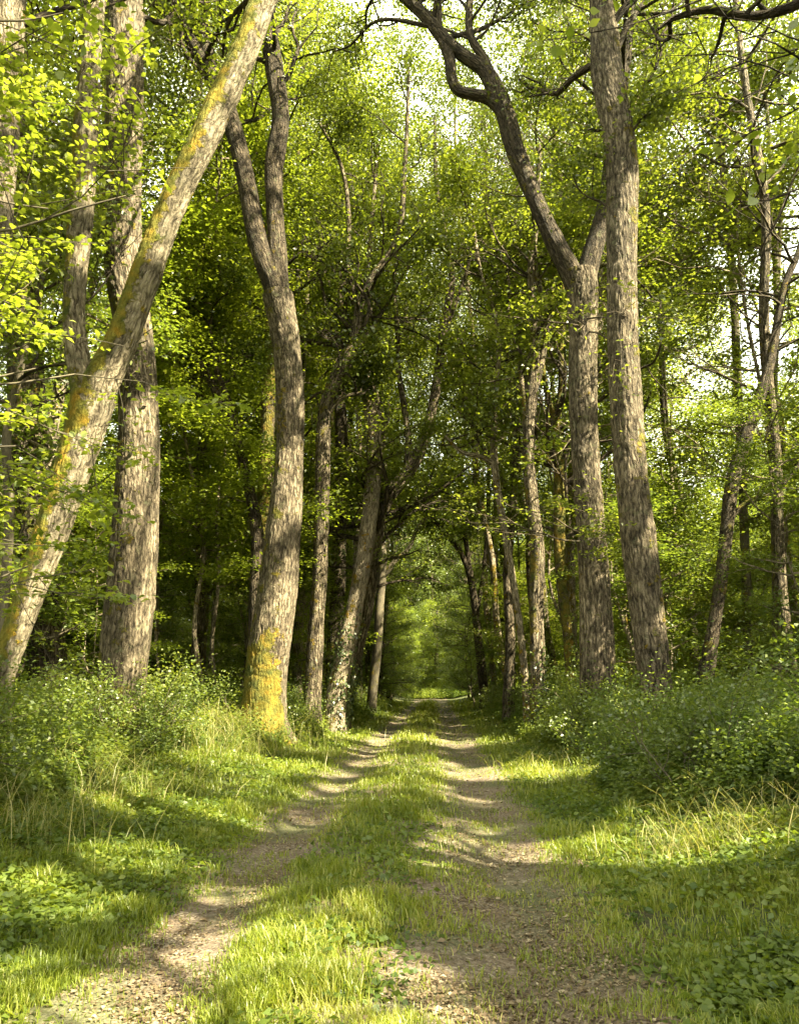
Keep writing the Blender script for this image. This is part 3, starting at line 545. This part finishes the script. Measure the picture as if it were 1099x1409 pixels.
# near branches reaching in from trees beside the camera
T = Tree('beech_tree', 'beech with bright leafy sprays hanging in the upper left corner', 'tree', 6, 'grey', 'beech', seed=51)
T.tr.tube(np.array([[-5.6, 5.0, -.1], [-5.5, 5.0, 3], [-5.4, 5.1, 7], [-5.2, 5.2, 12]]), np.array([.17, .15, .12, .06]), 24, 10, .08, .4, None, 51)
T.base = np.array([-5.6, 5.0, 0]); T.main = (np.array([[-5.6, 5.0, -.1], [-5.5, 5.0, 3], [-5.4, 5.1, 7], [-5.2, 5.2, 12]]), np.array([.17, .15, .12, .06]))
stb = dict(BEECH, size=.07, per=9, rad=.17, flat=.2, tint=.75, kids=(4, 3), trop=.0, wob=.1)
for (px, py, Y, n) in [(40, 20, 6.4, 1), (130, 150, 6.6, 1), (80, 245, 6.4, 1), (140, 330, 6.6, 1), (40, 330, 6.2, 1), (40, 480, 6.2, 2), (110, 560, 6.4, 1), (20, 600, 6.0, 2), (40, 660, 6.2, 1), (20, 730, 6.2, 2), (30, 100, 7, 1), (20, 190, 6.8, 1)]:
    for k in range(n):
        q = P(px + T.rng.uniform(-25, 25), py + T.rng.uniform(-25, 25), Y + T.rng.uniform(-.5, .5)); z0 = q[2] - .1 + T.rng.uniform(-.3, .3)
        st_ = along(T.main[0], min(.95, max(.05, z0 / 12)))[0]; d = q - st_; grow(T.br, T.lv, st_, d, np.linalg.norm(d) * 1.0, .022, 0, T.rng, stb)
T.crown(T.main, .8, 1, 4, 2.2, BEECH); T.done(hexa=True)

T = Tree('oak_tree', 'oak outside the frame whose dark bough crosses the upper right corner', 'tree', 6, 'darkoak', 'beech', seed=53)
tp = np.array([[7.6, 3.4, -.1], [7.5, 3.5, 4], [7.3, 3.6, 8], [7.0, 3.8, 13], [6.7, 4.0, 18]])
T.tr.tube(tp, np.array([.3, .26, .22, .16, .06]), 24, 10, .08, .4, None, 53); T.base = np.array([7.6, 3.4, 0]); T.main = (tp, np.array([.3, .26, .22, .16, .06]))
T.Y = 7.5
p_, r_p = T.path([(1180, -60, 15, -.8), (1110, -2, 14, -.3), (1060, 18, 13), (1020, 22, 12), (975, 14, 10), (930, 24, 8), (905, 40, 4)])
p_ = np.vstack([tp[1] + (tp[2] - tp[1]) * .55, (tp[1] + (tp[2] - tp[1]) * .75 + p_[0]) / 2, p_]); r_p = np.concatenate([[.085, .07], r_p]); wl = Wood(); wl.tube(p_, r_p, 14, 8, .09, 0, None, 5.5); T.limbs.append(('limb', wl, T.bark)); q = (p_, r_p)
st2 = dict(OAK, size=.085, per=7, rad=.3, kids=(3, 3), tint=.4); T.crown(q, .3, 1, 6, 1.3, st2, (-.2, .6))
for (px, py, Y) in [(880, 130, 3.6), (1000, 120, 4.2), (960, 160, 4.0), (1080, 100, 3.8), (1070, 290, 3.4), (1050, 160, 4.6), (1085, 440, 3.6), (1010, 170, 3.8)]:
    q = P(px, py, Y); e_ = P(1160, py - 50, Y + .4); d = q - e_; t0_ = along(tp, min(.9, e_[2] / 18 + .03))[0]
    T.br.tube(np.array([t0_, (t0_ + e_) / 2 + [0, 0, .25], e_]), np.array([.03, .018, .009]), 6, 6, 0, 0, None, px)
    grow(T.br, T.lv, e_, d, np.linalg.norm(d), .008, 1, T.rng, dict(BEECH, size=.07, per=5, rad=.13, flat=.5, kids=(3, 3), tint=.6, wob=.12, up=.6))
T.crown(T.main, .45, 1, 12, 3.8, OAK); T.done(hexa=True)

# ------------------------------------------------------------------ wood behind: shared prototypes
def proto(kind, seed):
    rng = np.random.default_rng(seed); wd = Wood(); lv = Leaves()
    if kind == 'tree':
        H = rng.uniform(24, 30); r = rng.uniform(.13, .2); n = 9
        p = np.column_stack([np.cumsum(rng.normal(size=n) * .28), np.cumsum(rng.normal(size=n) * .28), np.linspace(-.2, H, n)]); p -= [p[0, 0], p[0, 1], 0]
        rad = r * np.linspace(1, .2, n); wd.tube(p, rad, 12, 4, .08, .4, moss_dir((-.7, -.2, .4), .4), seed)
        st = dict(OAK, size=.145, per=22, rad=.66, kids=(4, 4), twigs=False); crown_on(wd, lv, p, rad, .22, 1, 32, 4.8, rng, st, (-.1, .9))
    elif kind == 'giant':
        H = rng.uniform(31, 35); r = rng.uniform(.16, .22); n = 10
        p = np.column_stack([np.cumsum(rng.normal(size=n) * .35), np.cumsum(rng.normal(size=n) * .35), np.linspace(-.2, H, n)]); p -= [p[0, 0], p[0, 1], 0]
        rad = r * np.linspace(1, .25, n); wd.tube(p, rad, 14, 4, .1, .5, moss_dir((-.7, -.2, .4), .4), seed)
        st = dict(OAK, size=.125, per=17, rad=.62, kids=(5, 4), trop=.06); crown_on(wd, lv, p, rad, .40, 1, 32, 6.6, rng, st, (-.1, .8))
    elif kind == 'pole':
        H = rng.uniform(13, 18); r = rng.uniform(.05, .09); n = 8
        p = np.column_stack([np.cumsum(rng.normal(size=n) * .3), np.cumsum(rng.normal(size=n) * .3), np.linspace(-.2, H, n)]); p -= [p[0, 0], p[0, 1], 0]
        rad = r * np.linspace(1, .25, n); wd.tube(p, rad, 8, 4, .08, .2, None, seed)
        st = dict(BEECH, size=.115, per=20, rad=.62, kids=(4, 3), twigs=False); crown_on(wd, lv, p, rad, .26, 1, 26, 2.8, rng, st, (-.1, .7))
    elif kind == 'sapling':
        H = rng.uniform(5, 9); n = 7
        p = np.column_stack([np.cumsum(rng.normal(size=n) * .16), np.cumsum(rng.normal(size=n) * .16), np.linspace(-.1, H, n)]); p -= [p[0, 0], p[0, 1], 0]
        rad = .035 * np.linspace(1, .2, n); wd.tube(p, rad, 6, 3, 0, 0, None, seed)
        st = dict(BEECH, size=.10, per=9, rad=.40, kids=(4, 3), twigs=False); crown_on(wd, lv, p, rad, .10, 1, 24, 2.0, rng, st, (-.1, .5))
    elif kind == 'shrub':
        for k in range(11):
            az = rng.uniform(0, 2 * PI); e = rng.uniform(.6, 1.35); d = [math.cos(az) * math.cos(e), math.sin(az) * math.cos(e), math.sin(e)]
            grow(wd, lv, [math.cos(az) * .1, math.sin(az) * .1, -.05], d, rng.uniform(.8, 1.6), .012, 0, rng, dict(OAK, size=.06, per=6, rad=.17, kids=(5, 3), wob=.2, trop=.05, twigs=False))
    return wd, lv
PR = {k: [proto(k, s0 + i) for i in range(n)] for k, n, s0 in (('giant', 4, 500), ('tree', 6, 100), ('pole', 4, 200), ('sapling', 5, 300), ('shrub', 5, 400))}
PM = {}
def place(kind, i, loc, rz, s, name, label, cat, group, leaf, bark, unique=False, rng=None, keep=.03):
    wd, lv = PR[kind][i]
    e = link(name, None, label=label, cat=cat, group=group, loc=loc); e.rotation_euler = (0, 0, rz); e.scale = (s, s, s)
    kw = (kind, i, bark); stem = 'trunk' if kind in ('tree', 'pole', 'giant') else 'stem'
    if kw not in PM: PM[kw] = wd.mesh(stem, BM[bark])
    link(stem, PM[kw], e)
    cn = 'crown' if kind in ('tree', 'pole', 'giant') else 'foliage'
    if unique:
        R = np.array(Matrix.Rotation(rz, 3, 'Z'));  c, a, n, sz, t = lv.arr()
        r2_ = np.random.default_rng(int(abs(loc[0]) * 100 + abs(loc[1]) * 1000))
        W = [c @ R.T * s + loc, a @ R.T, n @ R.T, sz * s, t]
        if loc[1] < 7:
            kk = r2_.random(len(c)) < .4; W = [v[kk] for v in W]; W[3] = W[3] * 1.55
        W = thin(W, r2_, keep)
        L = [(W[0] - loc) @ R / s, W[1] @ R, W[2] @ R, W[3] / s, W[4]]
        link(cn, leaf_mesh(cn, L, LM[leaf]), e)
    else:
        kl = (kind, i, leaf)
        if kl not in PM: PM[kl] = leaf_mesh(cn, lv.arr(), LM[leaf])
        link(cn, PM[kl], e)
    return e
rng = np.random.default_rng(77)
placed = []
def ok(x, y, d):
    for a, b in placed:
        if (a - x) ** 2 + (b - y) ** 2 < d * d: return False
    placed.append((x, y)); return True
def far_lit(x, y): return x > 3 and y < 45
for gi, (x, y, lab) in enumerate([(-8, 25.5, 'nearest behind the left row'), (-9.5, 31, 'second behind the left row'), (-6, 35, 'third behind the left row'), (-7, 42, 'fourth behind the left row'), (5.6, 25.5, 'nearest behind the right row'), (7.8, 30, 'second behind the right row'),
                       (6, 36, 'third behind the right row'), (7.5, 43, 'fourth behind the right row'), (-9.5, 19, 'left of the bending oak'), (9.5, 21, 'right of the leaning oak'), (-12, 26, 'deeper in the left wood'), (12.5, 27, 'deeper in the right wood'), (-5.6, 34.5, 'in the left row, slim'), (4.9, 27.5, 'in the right row, slim'), (-6.5, 40, 'in the left row behind the ivy trunk'), (4.6, 33, 'in the right row behind the knobbly trunk')]):
    placed.append((x, y))
    place('giant', gi % 4, (x, y, float(gz(x, y))), rng.uniform(0, 6.28), rng.uniform(.95, 1.08), 'forest_tree', 'very tall tree arching overhead, ' + lab, 'tree', None, 'beech' if gi % 2 else 'oak', 'pale' if gi % 3 else 'oak', True, rng, .12)
for x, y, lab in ((-4.6, 38.5, 'left row, midway'), (3.9, 38.5, 'right row, midway'), (-3.9, 51, 'left row, farther on'), (3.8, 47, 'right row, farther on'), (3.7, 59, 'right row, far'), (-3.7, 63, 'left row, far'), (11, 33, 'right wood, first'), (15, 24, 'right wood, outermost'), (10, 40, 'right wood, farther back'), (-4.4, 45, 'left row, among stems')):
    placed.append((x, y))
    place('giant', int(abs(y)) % 4, (x, y, float(gz(x, y))), rng.uniform(0, 6.28), 1.08, 'forest_tree', 'slim lofty tree, limbs meeting over the track, ' + lab, 'tree', None, 'beech' if y % 2 else 'oak', 'pale' if y % 3 else 'darkoak', y < 46, rng, .22)
for gx_ in (6.5, 11, 15.5, 20, 25, 30):  # off-frame trees, added so their crowns throw dappled shade on the foreground
    for gy_ in (-14, -9.5, -5, -.5, 4):
        x = gx_ + rng.normal() * .8; y = gy_ + rng.normal() * .8; placed.append((x, y))
        place('tree', rng.integers(6), (x, y, float(gz(x, y))), rng.uniform(0, 6.28), rng.uniform(.9, 1.1), 'forest_tree', 'unseen tree added right of the camera to shade the foreground', 'tree', 'unseen trees added to shade the foreground', 'oak', 'oak', True, rng)
# avenue rows further down the track
for side, x0 in ((-1, -4.8), (1, 4.2)):
    y = 36
    while y < 150:
        y += rng.uniform(4.5, 7.5); x = x0 + rng.normal() * .5; placed.append((x, y))
        gq = y < 95 and rng.random() < .65
        place('giant' if gq else 'tree', rng.integers(4 if gq else 6), (x, y, float(gz(x, y))), rng.uniform(0, 6.28), rng.uniform(.95, 1.15), 'avenue_tree', ('dark tree of the left row far down the track' if side < 0 else 'dark tree of the right row far down the track'), 'tree', 'trees lining the far track', 'oak', 'oak')
nT = 0
def wlabel(pole, x, y):
    side = 'left' if x < 0 else 'right'; lf = 'beech' if rng.random() < .5 else 'oak'; bk = rng.choice(['oak', 'grey', 'darkoak'])
    tone = {'oak': 'rough brown', 'grey': 'smooth grey', 'darkoak': 'dark'}[bk]
    band = 'just behind the front oaks' if y < 24 else ('midway into the wood' if y < 55 else 'far back')
    lab = ('slender' if pole else 'tall') + ' tree with ' + tone + ' bark and ' + ('bright' if lf == 'beech' else 'deep green') + ' leaves, ' + band + ', ' + side
    return lab, 'tree', lab.replace(' tree ', ' trees '), lf, bk
for k in range(4000):
    if nT >= 230: break
    y = rng.uniform(-14, 120) if k % 3 else rng.uniform(-14, 50); x = rng.uniform(-52, 52)
    if abs(x) < 6.5 + max(0, (20 - y)) * .0 or (abs(x) < 9 and y < 22 and y > 8): continue
    if y < 12 and x < -4 and x > -12 and y > 6: continue
    if y < 8 and abs(x) > 32: continue
    if x > 6 and x < 32 and 8 < y < 46 and rng.random() < .6: continue     # thinner wood where the sun comes in
    if not ok(x, y, 3.0): continue
    nT += 1
    un = x > 3 and x < 32 and y < 44
    pole = rng.random() < .5
    place('pole' if pole else 'tree', rng.integers(4 if pole else 6), (x, y, float(gz(x, y))), rng.uniform(0, 6.28), rng.uniform(.85, 1.15), 'forest_tree',
          *wlabel(pole, x, y), un, rng)
# young trees and bushes of the understorey
for k in range(90):
    left = rng.random() < .5; y = rng.uniform(21, 62); x = (-1 if left else 1) * rng.uniform(5.0, 11) - .3
    if not ok(x, y, 1.6): continue
    place('pole', rng.integers(4), (x, y, float(gz(x, y))), rng.uniform(0, 6.28), rng.uniform(.9, 1.3), 'forest_tree', 'thin pale sunlit stem behind the ' + ('left' if left else 'right') + ' avenue row, ' + ('near' if y < 32 else 'middle' if y < 46 else 'far'), 'tree',
          'thin pale stems behind the ' + ('left' if left else 'right') + ' avenue row, ' + ('near' if y < 32 else 'middle' if y < 46 else 'far'), 'beech' if k % 2 else 'oak', 'pale', (not left) and y < 44, rng)
nS = 0
for k in range(4000):
    if nS >= 240: break
    y = rng.uniform(12, 75); x = rng.uniform(-26, 26)
    if abs(x + .4) < 5.0 + (1.5 if y < 22 else -1.2): continue
    if not ok(x, y, 1.35): continue
    nS += 1
    place('sapling', rng.integers(5), (x, y, float(gz(x, y))), rng.uniform(0, 6.28), rng.uniform(.7, 1.25), 'sapling', 'thin layered young tree, ' + ('near the front' if y < 24 else 'midway back' if y < 45 else 'far back') + ' in the wood ' + ('left' if x < 0 else 'right') + ' of the track', 'sapling',
          'young trees ' + ('near the front' if y < 24 else 'midway back' if y < 45 else 'far back') + ' under the wood ' + ('left' if x < 0 else 'right') + ' of the track', rng.choice(['dark', 'beech', 'oak']), 'pale')
for k in range(150):
    y = 7.5 * (1 + rng.random() * 6) if k > 40 else rng.uniform(7.5, 16); left = rng.random() < .5
    x = -(4.9 + (0 if y < 17 else -1.0) + abs(rng.normal()) * 2.6) if left else 2.9 + (.8 if y < 9 else 0) + abs(rng.normal()) * 2.8
    if not ok(x, y, .55): continue
    place('shrub', rng.integers(5), (x, y, float(gz(x, y))), rng.uniform(0, 6.28), rng.uniform(.45, 1.0), 'shrub', 'low leafy bush in the undergrowth ' + ('near the camera ' if y < 14 else 'farther along ' if y < 28 else 'far along ') + ('left' if left else 'right') + ' of the track', 'bush',
          'bushes ' + ('near the camera' if y < 14 else 'farther along' if y < 28 else 'far along') + ' the ' + ('left' if left else 'right') + ' verge', rng.choice(['herb', 'dark', 'weed']), 'grey')
# leafy tree closing the far end of the track
place('sapling', 1, (.2, 92, 0), 1.0, 1.6, 'sapling', 'bright leafy young tree at the far end of the track', 'sapling', None, 'beech', 'grey')
place('tree', 2, (1.5, 158, 0), 1.0, 1.0, 'forest_tree', 'tree closing off the far end of the track', 'tree', 'trees closing the far end', 'beech', 'oak')
place('tree', 3, (-2.5, 162, 0), 2.0, 1.0, 'forest_tree', 'tree closing off the far end of the track', 'tree', 'trees closing the far end', 'beech', 'oak')

for q_ in range(14):
    x, y = rng.uniform(-7, 7), rng.uniform(97, 122)
    place('tree', rng.integers(6), (x, y, 0.), rng.uniform(0, 6.28), rng.uniform(.8, 1.1), 'forest_tree', 'tree closing off the far end of the track', 'tree', 'trees closing the far end', 'dark', 'darkoak')
for q_ in range(28):
    x, y = rng.choice([-1, 1]) * rng.uniform(2.8, 5.0) - .4, rng.uniform(48, 88)
    place('sapling', rng.integers(5), (x, y, float(gz(x, y))), rng.uniform(0, 6.28), rng.uniform(.9, 1.4), 'sapling', 'young tree leaning in at the side of the far track', 'sapling', 'young trees at the sides of the far track', 'dark' if q_ % 3 else 'beech', 'grey')
for q_ in range(22):
    lf_ = rng.random() < .6; y = rng.uniform(30, 62); x = (-1 if lf_ else 1) * rng.uniform(3.9, 5.4) - (.3 if lf_ else 0)
    if not ok(x, y, 1.0): continue
    place('pole', rng.integers(4), (x, y, float(gz(x, y))), rng.uniform(0, 6.28), rng.uniform(.9, 1.3), 'forest_tree', 'slender stem within the ' + ('left' if lf_ else 'right') + ' avenue row, ' + ('pale' if q_ % 2 else 'dark'), 'tree', ('pale' if q_ % 2 else 'dark') + ' slender stems within the ' + ('left' if lf_ else 'right') + ' avenue row', 'oak', 'pale' if q_ % 2 else 'darkoak')
for q_ in range(26):
    x, y = rng.uniform(-5, 5), rng.uniform(90, 104)
    place('sapling' if q_ % 2 else 'shrub', rng.integers(5), (x, y, float(gz(x, y))), rng.uniform(0, 6.28), rng.uniform(.8, 1.2) * (1 if q_ % 2 else 1.5), 'sapling' if q_ % 2 else 'shrub', 'young tree closing the far end of the track' if q_ % 2 else 'bush closing the far end of the track', 'sapling' if q_ % 2 else 'bush', 'young growth closing the far end', 'dark' if q_ % 3 else 'beech', 'grey')
# far wood as one mass
lv = Leaves(); r_ = np.random.default_rng(9); wd = Wood()
N = 210000; ang = r_.uniform(-1.25, 1.25, N); R = r_.uniform(105, 175, N); z = r_.uniform(0, 1, N) ** 1.1 * 27
c = np.stack([np.sin(ang) * R * .62, np.cos(ang) * R, z], -1); k = vnoise(c * [.16, .16, .14]) > .22; k &= ~((np.abs(c[:, 0]) < 3.0) & (c[:, 2] < 6) & (c[:, 1] < 100)); c = c[k]
lv.add(c, r_.normal(size=c.shape), r_.normal(size=c.shape) + [0, 0, .6], r_.uniform(.5, .9, len(c)), r_.uniform(.1, .8, len(c)))
link('distant_wood', leaf_mesh('distant_wood', lv.arr(), LM['dark']), kind='stuff', label='far mass of trees behind the wood', cat='trees')

# ------------------------------------------------------------------ grass, weeds, litter
def blades(name, x, y, h, wd_, tint, rng, mat, bend=.5, dz=0.0):
    N = len(x); z = gz(x, y) + dz; az = rng.uniform(0, 2 * PI, N); fa = az + rng.uniform(-.9, .9, N) + PI / 2
    d = np.stack([np.cos(az), np.sin(az), 0 * az], -1); s = np.stack([np.cos(fa), np.sin(fa), 0 * az], -1) * (wd_ / 2)[:, None]
    b = np.stack([x, y, z - .01], -1); H = h[:, None]; bd = (rng.uniform(.1, 1.0, N) * bend)[:, None]; up = np.array([0, 0, 1.])
    m1 = b + up * H * .5 + d * H * bd * .22; m2 = b + up * H * .82 + d * H * bd * .62; tp = b + up * H * (1.02 - bd * .25) + d * H * bd * 1.05
    V = np.stack([b - s, b + s, m1 - s * .9, m1 + s * .9, m2 - s * .6, m2 + s * .6, tp], 1).reshape(-1, 3); i = np.arange(N)[:, None] * 7
    Q = np.concatenate([i + [0, 1, 3, 2], i + [2, 3, 5, 4]]); T_ = i + [4, 5, 6]
    return mesh_from(name, V, Q, T_, fattr={'tint': np.concatenate([tint, tint, tint])}, mat=mat)
r_ = np.random.default_rng(31)
def samp(N, xr, y0, y1, p=1.0):
    u = r_.uniform(1 / y1 ** p, 1 / y0 ** p, N); y = u ** (-1 / p); return r_.uniform(xr[0], xr[1], N), y
def track_dist(x, y):
    wob = (n2(x, y, 1.1, 9) - .5) * .28 + (n2(x, y, 4.0, 3) - .5) * .30
    wide = np.clip((7 - y) / 4, 0, 1) * .20
    dl = np.abs(x + 1.57 + wob * .5) - .15; dr = np.abs(x - .60 + wide * .7 - wob * .5) - (.31 + wide)
    return np.minimum(dl, dr) + wob * .3
# meadow grass of the middle strip and the verges
x, y = samp(1500000, (-8, 7), 3.0, 70, 1.0)
td = track_dist(x, y); mid = (x > -1.6) & (x < .5)
pn = n2(x, y, 1.6, 2) * .6 + n2(x, y, 5, 7) * .4
dens = np.clip(td / .28, 0, 1) * np.where(mid, np.clip((pn - .30) * 4, .03, 1), np.clip((pn - .25) * 3, .08, 1))
bare = mid & (y > 6.3) & (y < 9.2) & (x > -.6); dens = np.where(bare, dens * .3, dens)
dens = np.where((x < -4.5) | (x > 4.2), dens * .4, dens); dens = dens * np.clip((n2(x, y, 6.5, 22) - .28) * 3.2, .05, 1); dens = np.maximum(dens, np.clip((n2(x, y, 2.8, 33) - .42) * 1.0, .03, .35))
k = r_.random(len(x)) < dens * .75; x, y, td, mid, pn = x[k], y[k], td[k], mid[k], pn[k]; N = len(x)
cl = n2(x, y, 3.5, 21); h = (.03 + .22 * np.clip(td / .6, 0, 1) * pn * cl ** 1.3 + .03 * cl) * r_.uniform(.5, 1.6, N) * (1 + y / 50); h = np.where(mid, h * .9, h * .85)
tint = np.clip(.40 + (n2(x, y, .8, 4) - .5) * .6 + (n2(x, y, 4, 14) - .5) * .5 + r_.normal(size=N) * .15, 0, .8); tint = np.where(r_.random(N) < .05, .95, tint)
link('grass', blades('grass', x, y, h, (.0038 + .0005 * y) * r_.uniform(.7, 1.3, N), tint, r_, LM['grass'], .8), kind='stuff', label='green grass between and beside the wheel tracks', cat='grass')
print('grass', N)
# tall straw-coloured grass
xs_, ys_, hs_ = [], [], []
for px, py, n, rad, hh_ in [(20, 1185, 260, .6, .7), (70, 1120, 200, .8, .75), (255, 1050, 600, 1.5, 1.0), (310, 1035, 650, 1.6, .9), (215, 1065, 250, 1.2, .8), (345, 1010, 300, 1.5, .7), (160, 1110, 160, 1.2, .6), (990, 1185, 260, .6, .42), (1060, 1165, 260, .7, .48), (930, 1190, 200, .4, .35), (1010, 1140, 200, .5, .5), (750, 1060, 150, .8, .4), (120, 1120, 200, .7, .6), (650, 1010, 120, 1.5, .4), (460, 1000, 200, 2, .5)]:
    p = G(px, py); xs_.append(p[0] + r_.normal(size=n) * rad * .75); ys_.append(p[1] + r_.normal(size=n) * rad * .6); hs_.append(r_.uniform(.25, 1.15, n) * hh_)
x, y, h = map(np.concatenate, (xs_, ys_, hs_)); N = len(x)
link('tall_grass', blades('tall_grass', x, y, h, .004 * r_.uniform(.6, 1.3, N) + .00025 * y, np.clip(r_.normal(size=N) * .35 + .35, 0, 1), r_, LM['straw'], 1.7), kind='stuff', label='tall straw-coloured grass in tufts on the verges', cat='grass')

# broad-leaved weeds close to the ground
x, y = samp(420000, (-9, 8), 3.0, 45, 1.0)
td = track_dist(x, y); pn = n2(x, y, .9, 12) * .6 + n2(x, y, 3, 17) * .4; mid = (x > -1.6) & (x < .5)
dens = np.clip((td - .1) / .5, 0, 1) * np.clip((pn - .35) * 5, 0.08, 1) * np.where(mid, .35, 1.0)
k = r_.random(len(x)) < dens; x, y, td, pn = x[k], y[k], td[k], pn[k]; N = len(x)
z = gz(x, y) + r_.uniform(.01, .14, N) * np.clip(td, .2, 1)
lv = Leaves(); lv.add(np.stack([x, y, z], -1), r_.normal(size=(N, 3)) * [1, 1, .3], r_.normal(size=(N, 3)) * .45 + [0, 0, 1], r_.uniform(.025, .055, N) * (1 + y / 25), np.clip(.45 + (n2(x, y, 1.2, 30) - .5) * .7 + r_.normal(size=N) * .15, 0, 1))
link('weeds', leaf_mesh('weeds', lv.arr(), LM['weed'], wide=.8), kind='stuff', label='low broad-leaved weeds covering the verges', cat='weeds'); print('weeds', N)

# herb layer: upright leafy stems
def herbs(N, seed, side):
    r = np.random.default_rng(seed); u = r.uniform(1 / 60, 1 / 6.5, N); y = 1 / u
    edge = (2.75 + (n2(y, y * 0, .35, 40 + side) - .5) * 1.4 + np.clip(8.5 - y, 0, 3) * 1.3) if side > 0 else (np.interp(y, [6, 9, 12, 16, 18, 25], [4.9, 4.3, 4.6, 4.2, 3.2, 3.0]) + (n2(y, y * 0, .3, 50) - .5) * 1.0)
    x = (edge + r.exponential(2.6, N)) * side - (0 if side > 0 else .2)
    k = n2(x, y, .6, 60) * .6 + n2(x, y, 2.2, 61) * .4 > .33; x, y, edge = x[k], y[k], edge[k]
    H = (.22 + .75 * n2(x, y, .5, 70)) * np.exp(r.normal(size=len(x)) * .33) * np.clip(.35 + (np.abs(x) - edge) / 1.6, .3, 1.25)
    return x, y, H, r
hx, hy, hH, sd = [], [], [], []
for s_, N in ((1, 24000), (-1, 20000)):
    x, y, H, r = herbs(N, 70 + s_, s_); hx.append(x); hy.append(y); hH.append(H)
hx.append(r_.uniform(-4, 4, 1600)); hy.append(r_.uniform(84, 93, 1600)); hH.append(r_.uniform(.5, 1.2, 1600))
x, y, H = map(np.concatenate, (hx, hy, hH)); N = len(x); ln = r_.normal(size=(N, 2)) * .28
tall = r_.random(N) < .12; H = np.where(tall, H * r_.uniform(1.4, 2.0, N), H); H = np.where((x < 0) & (y < 17), H * .6, H); H = np.where((x > 0) & (y < 15), H * (.5 + .6 * n2(x, y, 1.9, 88)), H)
K = 13; tt = np.tile(np.linspace(.22, 1, K), N); rep = lambda a: np.repeat(a, K)
az = np.tile(np.arange(K) * 1.9, N) + rep(r_.uniform(0, 6.28, N)); sz = (.055 + .055 * r_.random(N * K)) * (1.15 - .5 * tt) * (1 + rep(y) / 60)
cx_ = rep(x) + rep(ln[:, 0]) * tt * rep(H) + np.cos(az) * sz * .8; cy_ = rep(y) + rep(ln[:, 1]) * tt * rep(H) + np.sin(az) * sz * .8
c = np.stack([cx_, cy_, rep(gz(x, y)) + rep(H) * tt], -1)
lv = Leaves(); lv.add(c, np.stack([np.cos(az), np.sin(az), r_.uniform(-.5, .2, N * K)], -1), r_.normal(size=(N * K, 3)) * .3 + [0, 0, 1], sz, np.clip(rep(np.where(x < 0, .56, .42) + (n2(x, y, .7, 80) - .5) * .9) + r_.normal(size=N * K) * .14, 0, 1))
und = link('undergrowth', leaf_mesh('undergrowth', lv.arr(), LM['herb'], wide=.6), kind='stuff', label='knee-high green undergrowth under the trees on both sides', cat='undergrowth'); print('herb leaves', N * K)

# fallen leaves, chips and stones on the wheel tracks
x, y = samp(150000, (-2.4, 1.5), 3.0, 40, 1.2); td = track_dist(x, y); k = r_.random(len(x)) < np.where(td < .15, .8, .3) * np.clip((n2(x, y, 2.5, 90) - .25) * 2.5, .1, 1); x, y = x[k], y[k]; N = len(x)
lv = Leaves(); lv.add(np.stack([x, y, gz(x, y) + .009 + r_.uniform(0, .012, N)], -1), r_.normal(size=(N, 3)) * [1, 1, .15], r_.normal(size=(N, 3)) * .28 + [0, 0, 1], np.clip(np.exp(r_.normal(size=N) * .5) * .013, .005, .05) * (1 + y / 30), np.clip(r_.normal(size=N) * .25 + .45, 0, 1))
link('fallen_leaves', leaf_mesh('fallen_leaves', lv.arr(), LM['litter'], wide=.7), kind='stuff', label='dry leaf scraps and chips strewn over the track', cat='fallen leaves')
print('objects', len(bpy.data.objects), 'faces', sum(len(m.polygons) for m in bpy.data.meshes))
